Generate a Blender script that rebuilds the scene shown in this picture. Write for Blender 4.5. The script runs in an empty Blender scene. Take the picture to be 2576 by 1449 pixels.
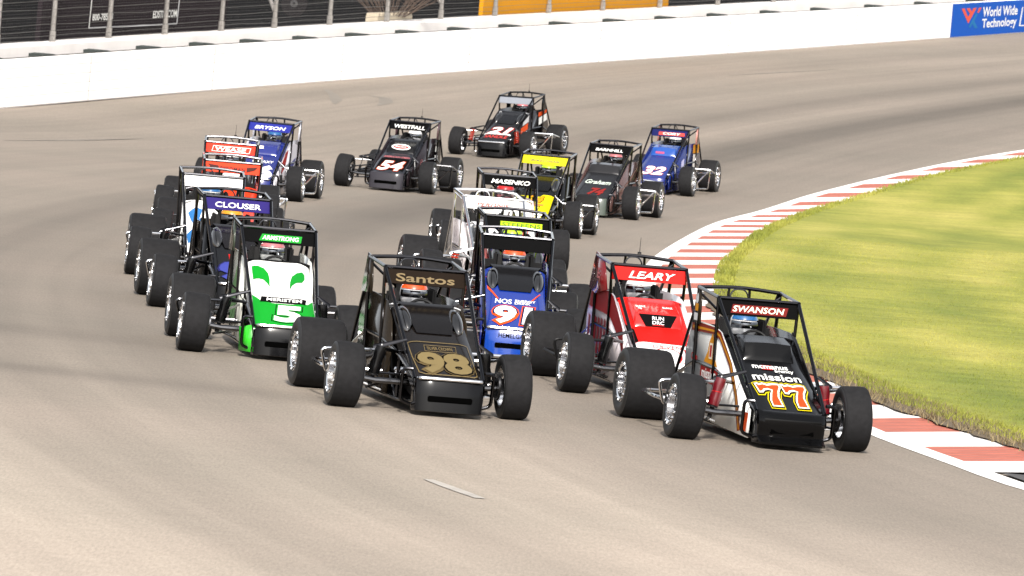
import bpy, bmesh, math, random
from math import sin, cos, tan, atan, atan2, pi, radians, sqrt
from mathutils import Vector, Matrix
import numpy as np
random.seed(7); rng = np.random.default_rng(5)
S = bpy.context.scene; COL = S.collection

# ------------------------------------------------------------------ camera
F = 17000.0; W0 = 2576.0; H0 = 1449.0          # focal length / picture size in working pixels
CH = 4.05; PHI = 0.09; TH = atan(764.5 / F)
up = Vector((0, sin(TH), cos(TH))); fw = Vector((0, cos(TH), -sin(TH))); rt = Vector((1, 0, 0))
RC = cos(PHI) * rt + sin(PHI) * up; UC = -sin(PHI) * rt + cos(PHI) * up
cam = bpy.data.cameras.new('camera'); co = bpy.data.objects.new('camera', cam); COL.objects.link(co)
M = Matrix((RC, UC, -fw)).transposed().to_4x4(); M.translation = Vector((0, 0, CH)); co.matrix_world = M
cam.sensor_width = 36; cam.lens = 36 * F / W0; cam.clip_start = 1; cam.clip_end = 3000
cam.dof.use_dof = True; cam.dof.focus_distance = 68; cam.dof.aperture_fstop = 13
S.camera = co
# ------------------------------------------------------------------ world, light, exposure
w = bpy.data.worlds.new('World'); S.world = w; w.use_nodes = True
nt = w.node_tree; bg = nt.nodes['Background']
sky = nt.nodes.new('ShaderNodeTexSky'); sky.sky_type = 'NISHITA'; sky.sun_disc = False
SUN_EL = radians(39); SUN_AZ = radians(179)      # azimuth clockwise from +Y
sky.sun_elevation = SUN_EL; sky.sun_rotation = SUN_AZ; sky.dust_density = 3.0; sky.air_density = 1.0
hs = nt.nodes.new('ShaderNodeHueSaturation'); hs.inputs['Saturation'].default_value = 0.25
nt.links.new(sky.outputs[0], hs.inputs['Color']); nt.links.new(hs.outputs[0], bg.inputs[0])
bg.inputs[1].default_value = 0.125
sl = bpy.data.lights.new('sun', 'SUN'); sl.energy = 3.7; sl.angle = radians(5); sl.color = (1, .94, .87)
so = bpy.data.objects.new('sun', sl); COL.objects.link(so)
sd = Vector((sin(SUN_AZ) * cos(SUN_EL), cos(SUN_AZ) * cos(SUN_EL), sin(SUN_EL)))
so.rotation_euler = sd.to_track_quat('Z', 'Y').to_euler()
S.view_settings.view_transform = 'Standard'; S.view_settings.look = 'None'; S.view_settings.gamma = 1
S.view_settings.exposure = 1.0
S.render.engine = 'CYCLES'

# ------------------------------------------------------------------ terrain maths
RP = (.04, 140., 1., 3.)
def rise(x, y):
    a, d0, k, wd = RP
    y2 = min(y, 300.)
    t = (y2 - d0 + k * max(min(x, 45), -45)) / wd
    return a * wd * (t if t > 30 else math.log1p(math.exp(t)))
def ray(px, py):
    v = fw * F + RC * (px - W0 / 2) - UC * (py - H0 / 2)
    return v / v.y
def hit(px, py, lift=0.0):
    v = ray(px, py); d = 30.; st = .25; prev = None
    while d < 420:
        g = CH + v.z * d - rise(v.x * d, d) - lift
        if g <= 0:
            a, b = d - st, d
            for _ in range(30):
                m = (a + b) / 2
                if CH + v.z * m - rise(v.x * m, m) - lift > 0: a = m
                else: b = m
            return Vector((v.x * a, a, CH + v.z * a))
        d += st
    return None
def proj(p):
    q = Vector(p) - Vector((0, 0, CH)); z = q.dot(fw)
    return W0 / 2 + F * q.dot(RC) / z, H0 / 2 - F * q.dot(UC) / z

# ------------------------------------------------------------------ materials
def lin(c):
    return tuple((v / 255 / 12.92) if v / 255 <= .04045 else ((v / 255 + .055) / 1.055) ** 2.4 for v in c)
MATS = {}
def mat(name, col, rough=.5, metal=0., coat=0., noise=.08, scale=30., bump=0., spec=.5, alpha=1.):
    if name in MATS: return MATS[name]
    m = bpy.data.materials.new(name); m.use_nodes = True; n = m.node_tree; b = n.nodes['Principled BSDF']
    b.inputs['Roughness'].default_value = rough; b.inputs['Metallic'].default_value = metal
    b.inputs['Coat Weight'].default_value = coat; b.inputs['Coat Roughness'].default_value = .05
    b.inputs['Specular IOR Level'].default_value = spec
    if alpha < 1: b.inputs['Alpha'].default_value = alpha
    tc = n.nodes.new('ShaderNodeTexCoord'); nz = n.nodes.new('ShaderNodeTexNoise'); nz.inputs['Scale'].default_value = scale
    nz.inputs['Detail'].default_value = 4
    n.links.new(tc.outputs['Object'], nz.inputs['Vector'])
    mp = n.nodes.new('ShaderNodeMapRange'); mp.inputs[3].default_value = 1 - noise; mp.inputs[4].default_value = 1 + noise
    n.links.new(nz.outputs[0], mp.inputs[0])
    mx = n.nodes.new('ShaderNodeVectorMath'); mx.operation = 'SCALE'; mx.inputs[0].default_value = col[:3]
    n.links.new(mp.outputs[0], mx.inputs['Scale']); n.links.new(mx.outputs[0], b.inputs['Base Color'])
    if bump:
        bp = n.nodes.new('ShaderNodeBump'); bp.inputs['Strength'].default_value = bump; bp.inputs['Distance'].default_value = .01
        n.links.new(nz.outputs[0], bp.inputs['Height']); n.links.new(bp.outputs[0], b.inputs['Normal'])
    MATS[name] = m; return m
def paint(rgb, rough=.2, coat=.4):
    if isinstance(rgb, str): rgb = PAL[rgb]
    dk = max(rgb) < 70; vinyl = rough >= .5
    c = lin(rgb); k0 = .92 if min(rgb) > 150 else (.42 if rgb[2] > max(rgb[0], rgb[1]) * 1.3 else .58)
    return mat('paint_%d_%d_%d_%d' % (*rgb, int(rough * 100)), tuple(v * k0 for v in c), (.75 if vinyl else .14) if dk else rough, 0, 0 if dk or vinyl else coat, .06, 8, spec=(.04 if vinyl else .2) if dk else (.12 if vinyl else .45))
PAL = dict(black=(12, 12, 13), white=(225, 225, 222), red=(205, 22, 18), green=(10, 160, 40), blue=(14, 42, 150), gold=(128, 110, 72),
           orange=(250, 88, 18), yellow=(235, 220, 10), purple=(40, 20, 130), grey=(90, 92, 96), lilac=(75, 85, 185), deepblue=(18, 40, 140),
           dark=(26, 26, 28), pink=(205, 120, 125), maroon=(105, 12, 25), amber=(240, 160, 20), lime=(190, 235, 10), silver=(196, 196, 198),
           carbon=(17, 17, 19), cream=(225, 215, 195), bronze=(44, 37, 28), navy=(16, 30, 105), graphite=(30, 31, 34), rust=(190, 50, 25), teal=(40, 120, 190))
RUB = mat('rubber', (.0095, .0094, .0102), .8, noise=.5, scale=22, bump=.15, spec=.14)
RUBS = mat('rubber_sidewall', (.010, .010, .0105), .55, noise=.2, scale=40, spec=.45)
CHR = mat('chrome', (.75, .75, .76), .14, 1., noise=.06, scale=25)
ALU = mat('aluminium', (.55, .55, .56), .3, 1., noise=.12, scale=40)
TUB = mat('black_tube', (.035, .035, .038), .13, 1., 0, .1, 20)
DCH = mat('dark_chrome', (.16, .155, .15), .12, 1., 0, .15, 12)
STL = mat('steel', (.10, .10, .105), .22, 1., noise=.2, scale=50)
BLK = mat('matt_black', (.006, .006, .0065), .5, noise=.2, scale=30, spec=.15)
SLOT_SHADE = mat('slot_shade', (.001, .001, .001), .9, noise=.1, spec=.0)  # near-black colour stands for the shade inside the nose slot
VIS = mat('visor', (.16, .17, .19), .12, 1., 0, .25, 10)

# ------------------------------------------------------------------ mesh helpers
def newobj(name, bm, mats, parent=None, smooth=True, angle=35):
    me = bpy.data.meshes.new(name)
    bmesh.ops.recalc_face_normals(bm, faces=bm.faces) if smooth != 'keep' else None
    bm.to_mesh(me); bm.free()
    for m in (mats if isinstance(mats, (list, tuple)) else [mats]): me.materials.append(m)
    if smooth:
        me.polygons.foreach_set('use_smooth', [True] * len(me.polygons))
        if angle: me.set_sharp_from_angle(angle=radians(angle))
    o = bpy.data.objects.new(name, me); COL.objects.link(o)
    if parent: o.parent = parent
    return o
def tag(o, label=None, cat=None, group=None, kind=None):
    if label: o['label'] = label
    if cat: o['category'] = cat
    if group: o['group'] = group
    if kind: o['kind'] = kind
    return o
def thing(name, label, cat, mw=None, group=None):
    o = bpy.data.objects.new(name, None); COL.objects.link(o); o.empty_display_size = .2
    if mw is not None: o.matrix_world = mw
    return tag(o, label, cat, group)
def box(bm, c, s, rot=None, mi=0, bev=0):
    r = bmesh.ops.create_cube(bm, size=1); vs = r['verts']
    for v in vs:
        p = Vector((v.co.x * s[0], v.co.y * s[1], v.co.z * s[2]))
        if rot is not None: p = rot @ p
        v.co = p + Vector(c)
    fs = {f for v in vs for f in v.link_faces}
    for f in fs: f.material_index = mi
    if bev:
        es = {e for v in vs for e in v.link_edges}
        bmesh.ops.bevel(bm, geom=list(es), offset=bev, segments=2, affect='EDGES')
def tube(bm, pts, r=.019, n=8, mi=0, closed=False, bend=.0):
    P = [Vector(p) for p in pts]
    if bend and len(P) > 2:
        Q = [P[0]]
        for i in range(1, len(P) - 1):
            a = (P[i - 1] - P[i]); b = (P[i + 1] - P[i]); k = min(bend, a.length * .45, b.length * .45)
            s_ = P[i] + a.normalized() * k; e_ = P[i] + b.normalized() * k
            for t in (0, .33, .67, 1): Q.append(s_ * (1 - t) ** 2 + P[i] * 2 * t * (1 - t) + e_ * t * t)
        Q.append(P[-1]); P = Q
    rings = []; N = len(P); u = None
    for i, p in enumerate(P):
        if closed: d = (P[(i + 1) % N] - P[i - 1]).normalized()
        else: d = (P[min(i + 1, N - 1)] - P[max(i - 1, 0)]).normalized()
        if u is None: u = d.orthogonal().normalized()
        else:
            u = (u - d * u.dot(d)); u = u.normalized() if u.length > 1e-6 else d.orthogonal().normalized()
        v = d.cross(u); k = 1.
        if 0 < i < N - 1:
            c = (P[i] - P[i - 1]).normalized().dot((P[i + 1] - P[i]).normalized()); k = 1 / max(.6, sqrt((1 + c) / 2))
        rings.append([bm.verts.new(p + (u * cos(2 * pi * j / n) + v * sin(2 * pi * j / n)) * (r[i] if isinstance(r, list) else r) * k) for j in range(n)])
    for i in range(N if closed else N - 1):
        a, b = rings[i], rings[(i + 1) % N]
        for j in range(n):
            f = bm.faces.new((a[j], a[(j + 1) % n], b[(j + 1) % n], b[j])); f.material_index = mi
    if not closed:
        bm.faces.new(rings[0][::-1]).material_index = mi; bm.faces.new(rings[-1]).material_index = mi
def lathe(bm, prof, n=40, axis='x', c=(0, 0, 0), mi=0, mis=None, closed=False):
    c = Vector(c); rings = []
    for (a, r) in prof:
        ring = []
        for j in range(n):
            t = 2 * pi * j / n
            p = Vector((a, r * cos(t), r * sin(t))) if axis == 'x' else (Vector((r * cos(t), a, r * sin(t))) if axis == 'y' else Vector((r * cos(t), r * sin(t), a)))
            ring.append(bm.verts.new(c + p))
        rings.append(ring)
    K = len(rings)
    for i in range(K if closed else K - 1):
        for j in range(n):
            f = bm.faces.new((rings[i][j], rings[i][(j + 1) % n], rings[(i + 1) % K][(j + 1) % n], rings[(i + 1) % K][j]))
            f.material_index = mis[i] if mis else mi
def poly_prism(bm, pts, d, mi=0):
    """pts: list of 3D points (planar), extruded by vector d"""
    d = Vector(d); a = [bm.verts.new(Vector(p)) for p in pts]; b = [bm.verts.new(Vector(p) + d) for p in pts]
    n = len(a)
    bm.faces.new(a).material_index = mi; bm.faces.new(b[::-1]).material_index = mi
    for i in range(n): bm.faces.new((a[i], b[i], b[(i + 1) % n], a[(i + 1) % n])).material_index = mi
def BM(): return bmesh.new()

# ------------------------------------------------------------------ lettering and flat graphics laid on panels
_T = {}
def glyphs(s, off=0., shear=0.):
    k = (s, round(off, 3), shear)
    if k in _T: return _T[k]
    cu = bpy.data.curves.new('t', 'FONT'); cu.body = s; cu.size = 1; cu.offset = off; cu.shear = shear; cu.resolution_u = 3
    o = bpy.data.objects.new('t', cu); me = o.to_mesh()
    V = [(v.co.x, v.co.y) for v in me.vertices]; Fc = [tuple(p.vertices) for p in me.polygons]
    o.to_mesh_clear(); bpy.data.objects.remove(o); bpy.data.curves.remove(cu)
    _T[k] = (V, Fc); return _T[k]
def text2d(s, cx, cy, wd, ht, off=.025, shear=0., outl=0.):
    V0, _ = glyphs(s, .0, shear); V, Fc = glyphs(s, off + outl, shear)
    xs = [v[0] for v in V0]; ys = [v[1] for v in V0]; x0, x1, y0, y1 = min(xs), max(xs), min(ys), max(ys)
    kx = wd / (x1 - x0); ky = ht / (y1 - y0)
    return [(cx + (v[0] - (x0 + x1) / 2) * kx, cy + (v[1] - (y0 + y1) / 2) * ky) for v in V], Fc
def poly2d(pts): return list(pts), [tuple(range(len(pts)))]
def ell2d(cx, cy, rx, ry, n=28, a0=0, a1=2 * pi):
    return poly2d([(cx + rx * cos(a0 + (a1 - a0) * i / n), cy + ry * sin(a0 + (a1 - a0) * i / n)) for i in range(n)])
def ring2d(pts, t):
    """closed outline strip of thickness t around pts"""
    n = len(pts); V = []; Fc = []
    for i in range(n):
        a, b, c = Vector(pts[i - 1]), Vector(pts[i]), Vector(pts[(i + 1) % n])
        d = ((b - a).normalized() + (c - b).normalized()); d = Vector((-d.y, d.x)).normalized()
        V += [tuple(b - d * t / 2), tuple(b + d * t / 2)]
    for i in range(n): j = (i + 1) % n; Fc.append((2 * i, 2 * j, 2 * j + 1, 2 * i + 1))
    return V, Fc
class Surf:
    """a panel described by a profile in (y,z); graphics are given in (x, h) with h = z + k*(y+.45)"""
    K = .065
    def __init__(s, prof, drop=None): s.p = prof; s.hk = [z + s.K * (y + .45) for y, z in prof]; s.drop = drop or (lambda x, y: 0)
    def at(s, x, h, off):
        P, Hk = s.p, s.hk; i = 0
        while i < len(P) - 2 and h > Hk[i + 1]: i += 1
        t = (h - Hk[i]) / (Hk[i + 1] - Hk[i]); y = P[i][0] + (P[i + 1][0] - P[i][0]) * t; z = P[i][1] + (P[i + 1][1] - P[i][1]) * t
        dy, dz = P[i + 1][0] - P[i][0], P[i + 1][1] - P[i][1]; L = sqrt(dy * dy + dz * dz)
        return Vector((x, y - dz / L * off, z - s.drop(x, y) + dy / L * off))
def decal(name, items, surf, parent):
    """items: list of (verts2d, faces, colour, layer)"""
    bm = BM(); mats = []
    for (V, Fc, colr, layer) in items:
        m = paint(colr, .5)
        if m not in mats: mats.append(m)
        mi = mats.index(m); b2 = BM()
        vs = [b2.verts.new((x, h, 0)) for x, h in V]
        for f in Fc:
            try: b2.faces.new([vs[i] for i in f])
            except ValueError: pass
        if isinstance(surf, Surf):
            cuts = [((0, k, 0), (0, 1, 0)) for k in surf.hk[1:-1]] + [((x, 0, 0), (1, 0, 0)) for x in surf_cuts]
            for c_, n_ in cuts:
                bmesh.ops.bisect_plane(b2, geom=b2.verts[:] + b2.edges[:] + b2.faces[:], plane_co=c_, plane_no=n_, dist=1e-5)
        mp = {}
        fn = surf.at if isinstance(surf, Surf) else surf
        for v in b2.verts: mp[v] = bm.verts.new(fn(v.co.x, v.co.y, .0035 + .0025 * layer))
        for f in b2.faces:
            try: bm.faces.new([mp[v] for v in f.verts]).material_index = mi
            except ValueError: pass
        b2.free()
    return newobj(name, bm, mats, parent, smooth=False)
surf_cuts = (-.3, -.25, -.2, .2, .25, .3)

# ================================================================== SETTING
# ---- inner kerb curve: x of the white line and of the lawn edge as functions of depth
LINE = [(45, 10.2), (52, 7.0), (59.46, 4.66), (62.4, 4.10), (65.1, 3.63), (70, 3.0), (76, 2.42), (82, 2.0), (90, 1.76), (97, 1.82), (104.5, 2.12), (115.5, 2.89), (124.1, 3.62), (130.1, 4.36), (138.1, 5.63), (143.6, 6.94), (149.1, 8.48), (154.4, 10.11), (160, 12.1), (175, 17.8), (200, 29), (240, 50)]
EDGE = [(45, 11.8), (52, 8.6), (59.46, 6.25), (63.5, 5.2), (66.5, 4.6), (69, 4.15), (73, 3.66), (78, 3.15), (83, 2.87), (90, 2.78), (96, 2.9), (103, 3.2), (109, 3.6), (117, 4.15), (126, 5.0), (133.5, 5.95), (140.5, 7.4), (146, 8.75), (152, 10.6), (160, 13.4), (175, 19.2), (200, 30.5), (240, 51.5)]
def cubic(tab, d):
    """Catmull-Rom through the table"""
    n = len(tab); i = 0
    while i < n - 2 and d > tab[i + 1][0]: i += 1
    p0 = tab[max(i - 1, 0)]; p1 = tab[i]; p2 = tab[i + 1]; p3 = tab[min(i + 2, n - 1)]
    h = p2[0] - p1[0]; t = (d - p1[0]) / h
    m1 = (p2[1] - p0[1]) / (p2[0] - p0[0]) if i > 0 else (p2[1] - p1[1]) / h
    m2 = (p3[1] - p1[1]) / (p3[0] - p1[0]) if i + 2 < n else (p2[1] - p1[1]) / h
    return (2 * t ** 3 - 3 * t * t + 1) * p1[1] + (t ** 3 - 2 * t * t + t) * h * m1 + (-2 * t ** 3 + 3 * t * t) * p2[1] + (t ** 3 - t * t) * h * m2
def XL(d): return cubic(LINE, d)
def XG(d): return cubic(EDGE, d)

# ---- asphalt
def asphalt_material():
    m = bpy.data.materials.new('asphalt'); m.use_nodes = True; n = m.node_tree; L = n.links; b = n.nodes['Principled BSDF']
    def N(t, **k):
        x = n.nodes.new(t)
        for a, v in k.items(): setattr(x, a, v)
        return x
    def math_(op, a, bb=None, c=None):
        x = N('ShaderNodeMath', operation=op)
        for i, v in enumerate((a, bb, c)):
            if v is None: continue
            if hasattr(v, 'links') or hasattr(v, 'is_linked'): L.new(v, x.inputs[i])
            else: x.inputs[i].default_value = v
        return x.outputs[0]
    g = N('ShaderNodeNewGeometry'); sp = N('ShaderNodeSeparateXYZ'); L.new(g.outputs['Position'], sp.inputs[0])
    X, Y = sp.outputs[0], sp.outputs[1]
    # q = lateral distance from the kerb line (the racing groove follows the kerb)
    dy = math_('SUBTRACT', Y, 90.); ab = math_('MULTIPLY', dy, dy)
    far = math_('MULTIPLY', ab, .0020); near = math_('MULTIPLY', ab, .0030)
    isf = math_('GREATER_THAN', dy, 0.); k = math_('ADD', math_('MULTIPLY', far, isf), math_('MULTIPLY', near, math_('SUBTRACT', 1., isf)))
    xl = math_('ADD', math_('MINIMUM', k, 40.), 1.76); q = math_('SUBTRACT', X, xl)
    cb = N('ShaderNodeCombineXYZ'); L.new(math_('MULTIPLY', q, 1.0), cb.inputs[0]); L.new(math_('MULTIPLY', Y, .035), cb.inputs[1])
    n1 = N('ShaderNodeTexNoise'); n1.inputs['Scale'].default_value = .62; n1.inputs['Detail'].default_value = 5; n1.inputs['Roughness'].default_value = .62; L.new(cb.outputs[0], n1.inputs['Vector'])
    n2 = N('ShaderNodeTexNoise'); n2.inputs['Scale'].default_value = .16; n2.inputs['Detail'].default_value = 3; L.new(g.outputs['Position'], n2.inputs['Vector'])
    n3 = N('ShaderNodeTexNoise'); n3.inputs['Scale'].default_value = 42.; n3.inputs['Detail'].default_value = 3; n3.inputs['Roughness'].default_value = .8
    sc3 = N('ShaderNodeVectorMath', operation='MULTIPLY'); sc3.inputs[1].default_value = (1, .14, 1); L.new(g.outputs['Position'], sc3.inputs[0]); L.new(sc3.outputs[0], n3.inputs['Vector'])
    n4 = N('ShaderNodeTexNoise'); n4.inputs['Scale'].default_value = 2.2; n4.inputs['Detail'].default_value = 5; L.new(g.outputs['Position'], n4.inputs['Vector'])
    # groove: darker band around q=-5 .. and rubbered lane q=-8
    def band(c, wd, amp):
        t = math_('DIVIDE', math_('SUBTRACT', q, c), wd); return math_('MULTIPLY', math_('EXPONENT', math_('MULTIPLY', math_('MULTIPLY', t, t), -1.)), amp)
    sm = N('ShaderNodeMapRange', interpolation_type='SMOOTHSTEP'); L.new(Y, sm.inputs[0]); sm.inputs[1].default_value = 66; sm.inputs[2].default_value = 125; ism = sm.outputs[0]
    near1 = math_('SUBTRACT', 1., ism)
    gn = math_('MULTIPLY', band(-6.8, .75, .20), near1); gf = math_('MULTIPLY', band(-4.9, 1.2, .52), ism)
    def yband(c, wd, amp):
        t = math_('DIVIDE', math_('SUBTRACT', math_('ADD', Y, math_('MULTIPLY', q, .25)), c), wd); g_ = math_('MULTIPLY', math_('EXPONENT', math_('MULTIPLY', math_('MULTIPLY', t, t), -1.)), amp)
        return math_('MULTIPLY', g_, math_('LESS_THAN', q, -4.))
    gy_ = math_('ADD', yband(61.9, .8, .20), yband(68.3, 1.1, .15))
    gr = math_('ADD', math_('ADD', gy_, math_('ADD', gn, gf)), math_('ADD', band(-2.2, 1.3, .20), band(-8.6, 1.0, .28)))
    gr = math_('MULTIPLY', gr, math_('ADD', math_('MULTIPLY', n1.outputs[0], 1.4), .3))
    cb5 = N('ShaderNodeCombineXYZ'); L.new(math_('MULTIPLY', q, 3.2), cb5.inputs[0]); L.new(math_('MULTIPLY', Y, .05), cb5.inputs[1])
    n5 = N('ShaderNodeTexNoise'); n5.inputs['Scale'].default_value = .9; n5.inputs['Detail'].default_value = 4; L.new(cb5.outputs[0], n5.inputs['Vector'])
    v = math_('MULTIPLY', math_('SUBTRACT', 1.08, gr), math_('ADD', math_('MULTIPLY', n5.outputs[0], .34), .83))
    v = math_('MULTIPLY', v, math_('ADD', math_('MULTIPLY', n1.outputs[0], .60), .73))
    v = math_('MULTIPLY', v, math_('ADD', math_('MULTIPLY', n2.outputs[0], .30), .85))
    v = math_('MULTIPLY', v, math_('ADD', math_('MULTIPLY', n3.outputs[0], .95), .525))
    v = math_('MULTIPLY', v, math_('ADD', math_('MULTIPLY', n4.outputs[0], .16), .92))
    # paler paving nearer the camera on the outside
    mr = N('ShaderNodeMapRange', interpolation_type='SMOOTHSTEP'); L.new(math_('ADD', Y, math_('MULTIPLY', X, 1.3)), mr.inputs[0])
    mr.inputs[1].default_value = 46; mr.inputs[2].default_value = 68; mr.inputs[3].default_value = 1.62; mr.inputs[4].default_value = 1.0
    v = math_('MULTIPLY', v, mr.outputs[0])
    mx = N('ShaderNodeVectorMath', operation='SCALE')
    cr = N('ShaderNodeMixRGB'); L.new(n2.outputs[0], cr.inputs[0]); cr.inputs[1].default_value = (.160, .140, .113, 1); cr.inputs[2].default_value = (.170, .140, .115, 1)
    L.new(cr.outputs[0], mx.inputs[0]); L.new(v, mx.inputs['Scale']); L.new(mx.outputs[0], b.inputs['Base Color'])
    b.inputs['Roughness'].default_value = .82; b.inputs['Specular IOR Level'].default_value = .3
    bp = N('ShaderNodeBump'); bp.inputs['Strength'].default_value = .3; bp.inputs['Distance'].default_value = .01; L.new(n3.outputs[0], bp.inputs['Height']); L.new(bp.outputs[0], b.inputs['Normal'])
    return m
def sheet(name, xs_fn, ys, zf, m, kind='structure'):
    bm = BM(); rows = []
    for y in ys: rows.append([bm.verts.new((x, y, zf(x, y))) for x in xs_fn(y)])
    for a, b in zip(rows, rows[1:]):
        for j in range(len(a) - 1): bm.faces.new((a[j], a[j + 1], b[j + 1], b[j]))
    return tag(newobj(name, bm, m, angle=None), kind=kind)
def frange(a, b, s):
    r = []; x = a
    while x < b - 1e-6: r.append(x); x += s
    return r + [b]
YS = [-60, 0, 20] + frange(34, 240, 2) + [255, 270, 285, 299.9, 301, 400, 700, 1500]
XS = [-900, -300, -120] + frange(-46, 46, 2) + [120, 300, 900]
sheet('asphalt_track', lambda y: XS, YS, rise, asphalt_material())

# ---- kerb with red and white blocks, painted edge line
WHT = mat('kerb_white', (.66, .64, .62), .6, noise=.26, scale=2.2, bump=.1)
def kerb_red():
    m = mat('kerb_red', (.33, .092, .058), .65, noise=.34, scale=3, bump=0)
    n = m.node_tree; b = n.nodes['Principled BSDF']; wv = n.nodes.new('ShaderNodeTexWave'); wv.bands_direction = 'Y'; wv.inputs['Scale'].default_value = 1.6
    wv.inputs['Distortion'].default_value = .6; g = n.nodes.new('ShaderNodeNewGeometry'); n.links.new(g.outputs['Position'], wv.inputs['Vector'])
    bp = n.nodes.new('ShaderNodeBump'); bp.inputs['Strength'].default_value = .5; bp.inputs['Distance'].default_value = .05
    n.links.new(wv.outputs[0], bp.inputs['Height']); n.links.new(bp.outputs[0], b.inputs['Normal']); return m
RED = kerb_red()
KH = .085
def kz(x, y, d):
    """height on the kerb: rises from the line to the lawn"""
    a, b = XL(d) + .22, XG(d); t = min(max((x - a) / max(b - a, .1), 0), 1)
    return rise(x, y) + .012 + KH * t
def kpt(d, t):
    """t=0 at the inner side of the line, 1 at the lawn edge; rows run square to the line"""
    e = .25; tx = (XL(d + e) - XL(d - e)) / (2 * e); nx, ny = 1 / sqrt(1 + tx * tx), -tx / sqrt(1 + tx * tx)
    wd = (XG(d) - XL(d)) / sqrt(1 + tx * tx) - .2
    x = XL(d) + nx * (.22 + wd * t); y = d + ny * (.22 + wd * t)
    return Vector((x, y, rise(x, y) + .012 + KH * min(t, 1.15)))
PER = 3.47; D0 = 64.1
bm = BM(); ds = []; 
d = D0 - PER
while d < 182:
    ds += [(d, d + PER / 2, 0), (d + PER / 2, d + PER, 1)]; d += PER
# near end: one white block, then plain asphalt
ds = [(62.5, 64.1, 1), (61.35, 62.5, 0)] + [(a + 0, b, 0 if c == 0 else 1) for a, b, c in [(64.1 + i * PER / 2, 64.1 + (i + 1) * PER / 2, i % 2) for i in range(70)]]
for a, b, c in ds:
    for k in range(3):
        a1 = a + (b - a) * k / 3; b1 = a + (b - a) * (k + 1) / 3; last = None
        for j in range(5):
            t = j / 4 * 1.12; p, q = kpt(a1, t), kpt(b1, t)
            if last: 
                f = bm.faces.new([bm.verts.new(v) for v in (last[0], p, q, last[1])]); f.material_index = c
            last = (p, q)
bmesh.ops.remove_doubles(bm, verts=bm.verts[:], dist=.002)
tag(newobj('kerb', bm, [WHT, RED], angle=None), 'raised apron of alternating red and white painted blocks along the lawn', None, None, 'structure')
bm = BM(); prev = None
for d in frange(46, 182, 1.):
    tx = (XL(d + .2) - XL(d - .2)) / .4; nx, ny = 1 / sqrt(1 + tx * tx), -tx / sqrt(1 + tx * tx)
    a = (XL(d), d); b = (XL(d) + nx * .24, d + ny * .24)
    cur = [bm.verts.new((a[0], a[1], rise(*a) + .006)), bm.verts.new((b[0], b[1], rise(*b) + .0135))]
    if prev: bm.faces.new((prev[0], prev[1], cur[1], cur[0]))
    prev = cur
tag(newobj('edge_line', bm, mat('line_paint', (.76, .74, .72), .6, noise=.12, scale=3), angle=None), kind='structure')
# painted dash and old skid marks on the asphalt
def ground_strip(name, pix, wds, m, lift):
    bm = BM(); P = [hit(x, y) for x, y in pix]; prev = None; n = len(P)
    for i, p in enumerate(P):
        d_ = (P[min(i + 1, n - 1)] - P[max(i - 1, 0)]); d_.z = 0; d_.normalize(); s_ = Vector((-d_.y, d_.x, 0)) * wds[i] / 2
        a, b = p + s_, p - s_
        cur = [bm.verts.new((v.x, v.y, rise(v.x, v.y) + lift)) for v in (a, b)]
        if prev: bm.faces.new((prev[0], cur[0], cur[1], prev[1]))
        prev = cur
    return tag(newobj(name, bm, m, angle=None), kind='structure')
ground_strip('painted_dash', [(1077, 1207), (1120, 1223), (1164, 1239), (1208, 1255)], [.09, .12, .12, .09], mat('worn_paint', (.300, .276, .245), .7, noise=.3, scale=4), .006)
SK = mat('skid_rubber', (.150, .131, .108), .8, noise=.3, scale=2)
ground_strip('skid_mark', [(818, 225), (838, 238), (846, 252), (842, 262)], [.1, .25, .3, .05], SK, .005)
ground_strip('skid_mark', [(930, 241), (968, 246), (972, 258), (950, 266)], [.1, .3, .35, .05], SK, .005)
ground_strip('skid_mark', [(10, 354), (180, 353), (362, 349)], [.03, .25, .03], SK, .005)
ground_strip('skid_mark', [(1830, 190), (1950, 183), (2110, 175)], [.03, .22, .02], SK, .005)
ground_strip('skid_mark', [(480, 505), (560, 498), (640, 497)], [.02, .1, .02], SK, .005)

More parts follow.
